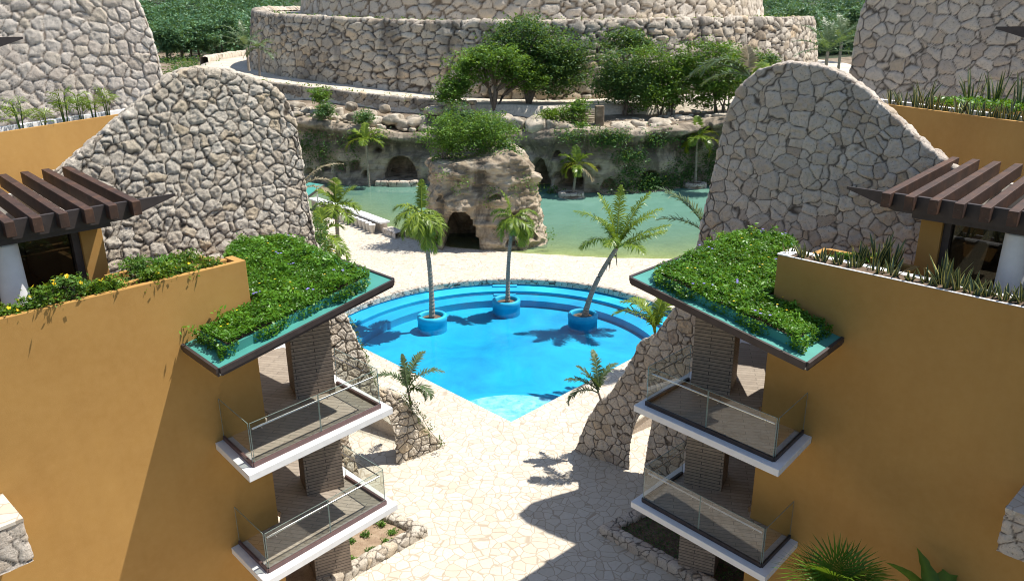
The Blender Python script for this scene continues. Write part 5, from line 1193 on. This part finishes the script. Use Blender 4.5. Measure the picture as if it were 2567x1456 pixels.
for j, x in enumerate((2212, 2240, 2272, 2296, 2318, 2345, 2382, 2412, 2440, 2466, 2492, 2516, 2545, 2562)):
    y = 262 + (x - 2200) * .095 + 6
    snake('%s snake plant from the stone wall along the upper right terrace' % ORD[j], on_upper(1, x, y), (.9, 1.0, 1.3, 1.5, 1.1, .6, .9, .8, .75, .9, 1.0, .85, .9, .8)[j] * .8, 11, 360 + j, 'snake plants on the upper right terrace', .18)
mb = MB(); b_ = [LW['up'](1.2, -1.0), LW['up'](4.4, -1.0), LW['up'](4.4, -3.0), LW['up'](1.2, -3.0)]
o = mb.prism([(-q[0], q[1]) for q in b_], 12.6, 13.75).build('raised_bed', M['stucco']); tag(o, 'ochre raised bed in front of the upper right stone tower', 'planter')
rng = np.random.default_rng(8); C_ = np.array([[-(b_[0][0] + (b_[1][0] - b_[0][0]) * u_ + (b_[3][0] - b_[0][0]) * v_), b_[0][1] + (b_[1][1] - b_[0][1]) * u_ + (b_[3][1] - b_[0][1]) * v_, 13.76 + .25 * rng.random()] for u_, v_ in rng.random((2600, 2))])
tag(leaves('ground_cover', C_, .14, M['leaf_cover'], None, kind='stuff', rng=rng, up=.6), 'green ground cover in the raised bed on the upper right terrace', 'ground cover')
for j, (u_, lb) in enumerate(((1.6, 'tall snake plant at the back of the upper right raised bed'), (2.6, 'spiky snake plant in the middle of the upper right raised bed'), (3.7, 'dark snake plant at the tower end of the upper right raised bed'))):
    q = LW['up'](u_, -2.6); snake(lb, (-q[0], q[1], 13.75), 1.3, 16, 380 + j, 'snake plants in the upper right raised bed', .3)
# foreground plants by the right facade
q = at_z(2092, 1478, 4.3); t = empty('fan_palm', (q[0], q[1], 0), 'large bright green fan palm at the foot of the shaded right facade', 'palm')
mb = MB(); mb.tube([(q[0] + .1 * math.sin(f * 3), q[1], q[2] * f) for f in np.linspace(0, 1, 16)], np.linspace(.16, .09, 16), 10); mb.build('trunk', M['trunk'], t, smooth=True)
for j, (a, e, R_) in enumerate(((75, 62, .95), (150, 40, .95), (20, 40, .95), (110, 75, .85), (200, 25, 1.0), (335, 30, .95), (265, 30, .95), (300, 50, .9), (235, 50, .9), (170, 10, 1.05), (5, 8, 1.0))):
    fan_leaf('fan_leaf', q + [0, 0, .02 * j], rad(a), rad(e), .42, R_, M['leaf_lime'] if j % 3 else M['leaf_cover'], t, 400 + j, 34, 310, .12, .038)
q = at_z(2345, 1490, 4.2); t = empty('banana_plant', (q[0], q[1], 0), 'banana plant with torn dark leaves at the bottom right below the facade', 'banana plant')
mb = MB(); mb.tube([(q[0], q[1], q[2] * f * .9) for f in np.linspace(0, 1, 10)], np.linspace(.16, .08, 10), 10); mb.build('trunk', M['leaf_mid'], t, smooth=True)
def broad(base, az, e0, L, w, droop, seed, mat):
    rng = np.random.default_rng(seed); m_ = 16; pp = np.array(base, float); hd = np.array([math.cos(az), math.sin(az), 0]); sd = np.array([-hd[1], hd[0], 0]); V = []; Fc = []; R_ = []
    e = e0
    for i in range(m_ + 1):
        f = i / m_; ww = w * math.sin(math.pi * min(1, .04 + .96 * f) ** .75) * (1 + .10 * rng.normal()) if f > .18 else .015
        upv = np.array([-hd[0] * math.sin(e), -hd[1] * math.sin(e), math.cos(e)]); V += [pp - sd * ww + upv * ww * .35, pp, pp + sd * ww + upv * ww * .35]; R_ += [.3 + .4 * rng.random(), .9, .3 + .4 * rng.random()]
        e -= droop / m_; pp = pp + (hd * math.cos(e) + np.array([0, 0, math.sin(e)])) * L / m_
    for i in range(m_):
        for j in (0, 1): Fc.append((i * 3 + j, i * 3 + j + 1, i * 3 + 4 + j, i * 3 + 3 + j))
    return mesh('leaf', V, Fc, mat, t, {'rnd': R_}, smooth=True, uv=False)
for j, (a, e, L, w) in enumerate(((150, 70, 1.5, .22), (95, 80, 1.45, .22), (40, 62, 1.5, .24), (200, 45, 1.4, .22), (0, 40, 1.5, .22), (280, 50, 1.3, .2), (70, 85, .9, .07))):
    broad(q + [0, 0, -.45], rad(a), rad(e), L, w, 1.0, 420 + j, M['leaf_mid'] if j != 6 else M['leaf_lime'])
# spiky plants in the stone boxes
for wg, lb in ((LW, 'spiky plant poking from the stone box at the left picture edge'), (RW, 'spiky plant in the stone box at the right picture edge')):
    ad, bo, zt_ = wg['box']; q = wg['m2'](wg['loc'](ad - .55, .3 if False else .22)); t = empty('spiky_plant', (q[0], q[1], zt_ - .2), lb, 'plant', None)
    for j in range(4): fan_leaf('fan_leaf', (q[0], q[1], zt_ - .15), j * 1.6, .9, .25, .40, M['frond'], t, 440 + j, 14, 200, .2, .02)
# sprouts and leaf litter in the two plaza beds
rng = np.random.default_rng(15); c = np.array([-3.0, 22.35]); d1 = np.array([-.71, -.70]); d2 = np.array([-.82, .57])
for j in range(12):
    g_ = c + d1 * (.5 + .62 * (j % 4) + .35 * rng.random()) + d2 * (.45 + .6 * (j // 4) + .35 * rng.random())
    shrub('%s little sprout planted in the bare earth bed under the left balconies' % ORD[j], (g_[0], g_[1], .16), (.11, .11, .12), M['leaf_mid'], .075, 70, 500 + j, 'sprouts in the left earth bed', 'sprout', 'plant', stems=False)
P_ = np.array([c + d1 * (.3 + 4.2 * a) + d2 * (.32 + 1.9 * b) for a, b in rng.random((2400, 2))]); P_ = np.stack([-P_[:, 0], P_[:, 1], .17 + .05 * rng.random(2400)], -1)
tag(leaves('ground_cover', P_, .07, M['leaf_dark'], None, kind='stuff', rng=rng), 'dark low ground cover in the shaded bed below the right balconies', 'ground cover')
# vines down the edges of the left arch wall
def vine(label, px, sp, n_, mat, seed, leaf=.075):
    rng = np.random.default_rng(seed); pts = np.array([at_y(x, y, fin_y(-1, 0) if False else Y) for x, y, Y in px]); pp, _ = resample(pts, .05)
    C_ = (pp[:, None] + rng.normal(size=(len(pp), n_, 3)) * sp).reshape(-1, 3); keep = vnoise(C_ * 2.2, 4) > -.35
    t = empty('climbing_vine', pp[-1], label, 'vine'); leaves('foliage', C_[keep], leaf, M[mat], t, rng=rng, up=.1)
    mb = MB(); mb.tube(pp[::3], .012, 4); mb.build('stem', M['bark'], t); return t
vine('long ivy vine trailing down the outer edge of the left sweeping wall', [(868, 792, 27.0), (890, 840, 27.0), (908, 880, 27.0), (925, 925, 27.0), (942, 968, 27.1)], [.07, .10, .14], 20, 'leaf_vine', 1)
vine('leafy creeper spilling down the foot of the left arch wall', [(1012, 990, 27.5), (1050, 1030, 27.6), (1072, 1070, 27.6), (1090, 1095, 27.7), (1105, 1110, 27.7)], [.10, .10, .12], 16, 'leaf_vine', 2)
vine('ivy hanging behind the left wall down to the plaza', [(795, 560, 30.5), (800, 620, 30.5), (815, 680, 30.5)], [.22, .2, .3], 30, 'leaf_dark', 3, .11)
# ------------------------------------------------------------------ bar wall and stools by the lagoon
pa, pb = at_z(846, 516, 1.0), at_z(966, 556, 1.0); dv = (pb - pa)[:2]; L_ = np.linalg.norm(dv); dv /= L_; nv_ = np.array([dv[1], -dv[0]])
mid = pa[:2] + dv * L_ * .5 + nv_ * -.55 - nv_ * .0
arc_ = [pa[:2] - dv * 5, pa[:2], pa[:2] + dv * L_ * .5 - nv_ * .18, pb[:2]]
t = empty('bar_wall', (mid[0], mid[1], 0), 'curved low bar wall with a white counter top along the lagoon edge', 'wall')
pts, _ = resample([(q[0], q[1], .86) for q in arc_], .4); mb = MB(); mb2 = MB()
for a, b in zip(pts[:-1], pts[1:]):
    mb.seg(a, b, .34, -.6, .86)
    mb2.seg(a, b, .85, .862, 1.0)
mb.build('base', M['stone_t'], t)
# counter as one swept slab
tv = np.gradient(pts[:, :2], axis=0); tv /= np.linalg.norm(tv, axis=1, keepdims=True); nr = np.stack([tv[:, 1], -tv[:, 0]], -1)
V = []; 
for q, n_ in zip(pts, nr): V += [(*(q[:2] - n_ * .45), .865), (*(q[:2] + n_ * .45), .865), (*(q[:2] + n_ * .45), 1.0), (*(q[:2] - n_ * .45), 1.0)]
k = len(pts); Fc = [(i * 4 + j, i * 4 + (j + 1) % 4, i * 4 + 4 + (j + 1) % 4, i * 4 + 4 + j)[::-1] for i in range(k - 1) for j in range(4)] + [(0, 1, 2, 3), tuple((k - 1) * 4 + j for j in (3, 2, 1, 0))]
mesh('counter', V, Fc, M['concrete'], t)
e0 = pb[:2] + dv * .1; o = stone_strip('stone_step', [(*(e0 + nv_ * .35), .5, -.5), (*(e0 + dv * 2.0 + nv_ * .35), .42, -.5)], 0, .9, .07, .5, .06, M['stone_t'], 1, 120, sm=0)
tag(o, 'low stone ledge continuing the bar wall into the water', 'stone ledge')
sa, sb = at_z(858, 556, 0), at_z(934, 584, 0); first = None
for j in range(8):
    f = j / 7; q = sa[:2] + (sb - sa)[:2] * f + nv_ * (-.25 * math.sin(f * math.pi))
    lbj = '%s pale cone shaped stool of the row, counting from the near end of the bar' % ORD[7 - j]
    if first is None:
        first = empty('bar_stool', (q[0], q[1], 0), lbj, 'stool', 'pale stools along the bar wall')
        mb = MB(); mb.lathe(q, [(.20, .0), (.21, .02), (.30, .70), (.305, .74), (.29, .76)], 24); mb.build('body', M['pot'], first, smooth=True)
        mb = MB(); mb.lathe(q, [(.285, .758), (.27, .772), (.01, .775)], 24); mb.build('seat', M['concrete'], first)
    else:
        r_ = first.copy(); COL.objects.link(r_); r_.location = (q[0], q[1], 0); r_['label'] = lbj
        for ch in first.children:
            c_ = ch.copy(); COL.objects.link(c_); c_.parent = r_
q = at_z(790, 470, 2.5); t = empty('canopy', (q[0] - 1, q[1], 0), 'teal canopy roof on the shore partly hidden by the left wall', 'canopy')
c0 = at_z(812, 463, 2.6); c1 = at_z(760, 500, 2.6); c2 = c1 + [-4, 1.5, 0]; c3 = c0 + [-4, 1.5, .3]
mb = MB(); mb.prism([c0[:2], c1[:2], c2[:2], c3[:2]], [2.5, 2.5, 2.8, 2.8], [2.6, 2.6, 2.9, 2.9]); mb.build('roof', M['teal'], t)
mb = MB(); mb.seg(c0[:2] + [.03, -.03], c1[:2] + [.03, -.03], .06, 2.42, 2.63); mb.build('fascia', M['fascia'], t)
mb = MB()
for f in (.15, .85): qq = c0 + (c1 - c0) * f; mb.tube([(qq[0] - .5, qq[1] + .3, -.3), (qq[0] - .5, qq[1] + .3, 2.5)], .09, 8)
mb.build('posts', M['concrete'], t)
# ------------------------------------------------------------------ steps and post on the cliff
t = empty('stone_steps', at_y(1478, 300, 83), 'flight of pale stone steps climbing from the cliff edge under the trees', 'steps'); mb = MB()
b0 = at_y(1472, 335, 81.2)
for j in range(12):
    y_ = b0[1] + .25 + j * .42; z_ = b0[2] - .1 + j * .19; mb.box((b0[0] + .35, y_), (1, 0), (0, 1), 2.3, .43, z_ - 1.4, z_)
mb.build('treads', M['boulder'], t)
q = at_y(1502, 312, 83.0); mb = MB(); mb.box((q[0], q[1]), (1, 0), (0, 1), .95, .8, q[2] - 1.2, q[2] + 1.95); o = mb.build('stone_post', M['rock2']); tag(o, 'square stone post beside the cliff steps under the trees', 'post'); bevel(o, .1, 2)
# ------------------------------------------------------------------ sunken stair beyond each arch
for s in (-1, 1):
    t = empty('stair_parapet', (s * 5.9, 29, 0), 'low walled ramp with a glass guard seen through the %s arch' % ('left' if s < 0 else 'right'), 'ramp')
    A_, B_ = np.array([s * 4.2, 28.6]), np.array([s * 8.2, 31.6])
    mb = MB(); u_ = (B_ - A_) / np.linalg.norm(B_ - A_); w_ = np.array([-u_[1], u_[0]]) * .14
    mb.prism([A_ - w_, B_ - w_, B_ + w_, A_ + w_], 0, [.25, 1.5, 1.5, .25]); mb.build('wall', M['stone_t'], t)
    mb = MB(); w2 = w_ * 1.5; mb.prism([A_ - w2, B_ - w2, B_ + w2, A_ + w2], [.252, 1.502, 1.502, .252], [.33, 1.58, 1.58, .33]); mb.build('coping', M['flag'], t)
    for k in range(3):
        f0, f1 = k / 3 + .01, (k + 1) / 3 - .01; a, b = A_ + (B_ - A_) * f0, A_ + (B_ - A_) * f1; ww = w_ * .09
        mb = MB(); mb.prism([a - ww, b - ww, b + ww, a + ww], [.335 + 1.25 * f0, .335 + 1.25 * f1] * 1 + [.335 + 1.25 * f1, .335 + 1.25 * f0], [1.3 + 1.25 * f0, 1.3 + 1.25 * f1, 1.3 + 1.25 * f1, 1.3 + 1.25 * f0]); mb.build('glass_panel', M['glass'], t)

# loose rubble along the ledge
rng = np.random.default_rng(91); V = []; Fc = []
src = protos[0].data; sv = np.array([v.co for v in src.vertices])[::1]; sf = [tuple(f.vertices) for f in src.polygons]
src2 = [np.array([v.co for v in o_.data.vertices]) for o_ in protos]
for j in range(260):
    x = rng.uniform(725, 1840); q = at_y(x, 300, 85); yy = float(np.interp(q[0], [c_[0] for c_ in cl], [c_[1] for c_ in cl])) + .3 + rng.random() ** 1.4 * 7; X_ = q[0] * yy / 85
    zz_ = float(cliff_top(X_)) + (yy - 84) * .06 + .05; sc = .22 + .4 * rng.random() ** 2; a = rng.random() * 6.28
    m_ = src2[j % 4] * sc; m_ = np.stack([m_[:, 0] * math.cos(a) - m_[:, 1] * math.sin(a), m_[:, 0] * math.sin(a) + m_[:, 1] * math.cos(a), m_[:, 2]], -1) + [X_, yy, zz_]
    b = len(V); V += [tuple(w_) for w_ in m_]; Fc += [tuple(b + i for i in f) for f in sf]
tag(mesh('rubble', V, Fc, M['boulder'], smooth=True, kind='stuff', uv=False), 'loose limestone rubble strewn over the ledge above the caves', 'rubble')

# stone edging in front of the big cave
for (x0, x1, y_, Y_, lb) in ((942, 972, 470, 84.3, 'small curved stone edging in the water left of the big cave'), (976, 1046, 474, 84.0, 'stone edged floor at the mouth of the big cave')):
    a, b = at_y(x0, y_, Y_), at_y(x1, y_, Y_)
    o = stone_strip('stone_ledge', [(a[0], Y_ + .8, .45), (a[0], Y_, .45), (b[0], Y_, .45), (b[0], Y_ + 1.2, .45)], -1.0, .5, .1, .6, .1, M['stone_p'], 1, 130 + int(x0), sm=2); tag(o, lb, 'stone ledge')
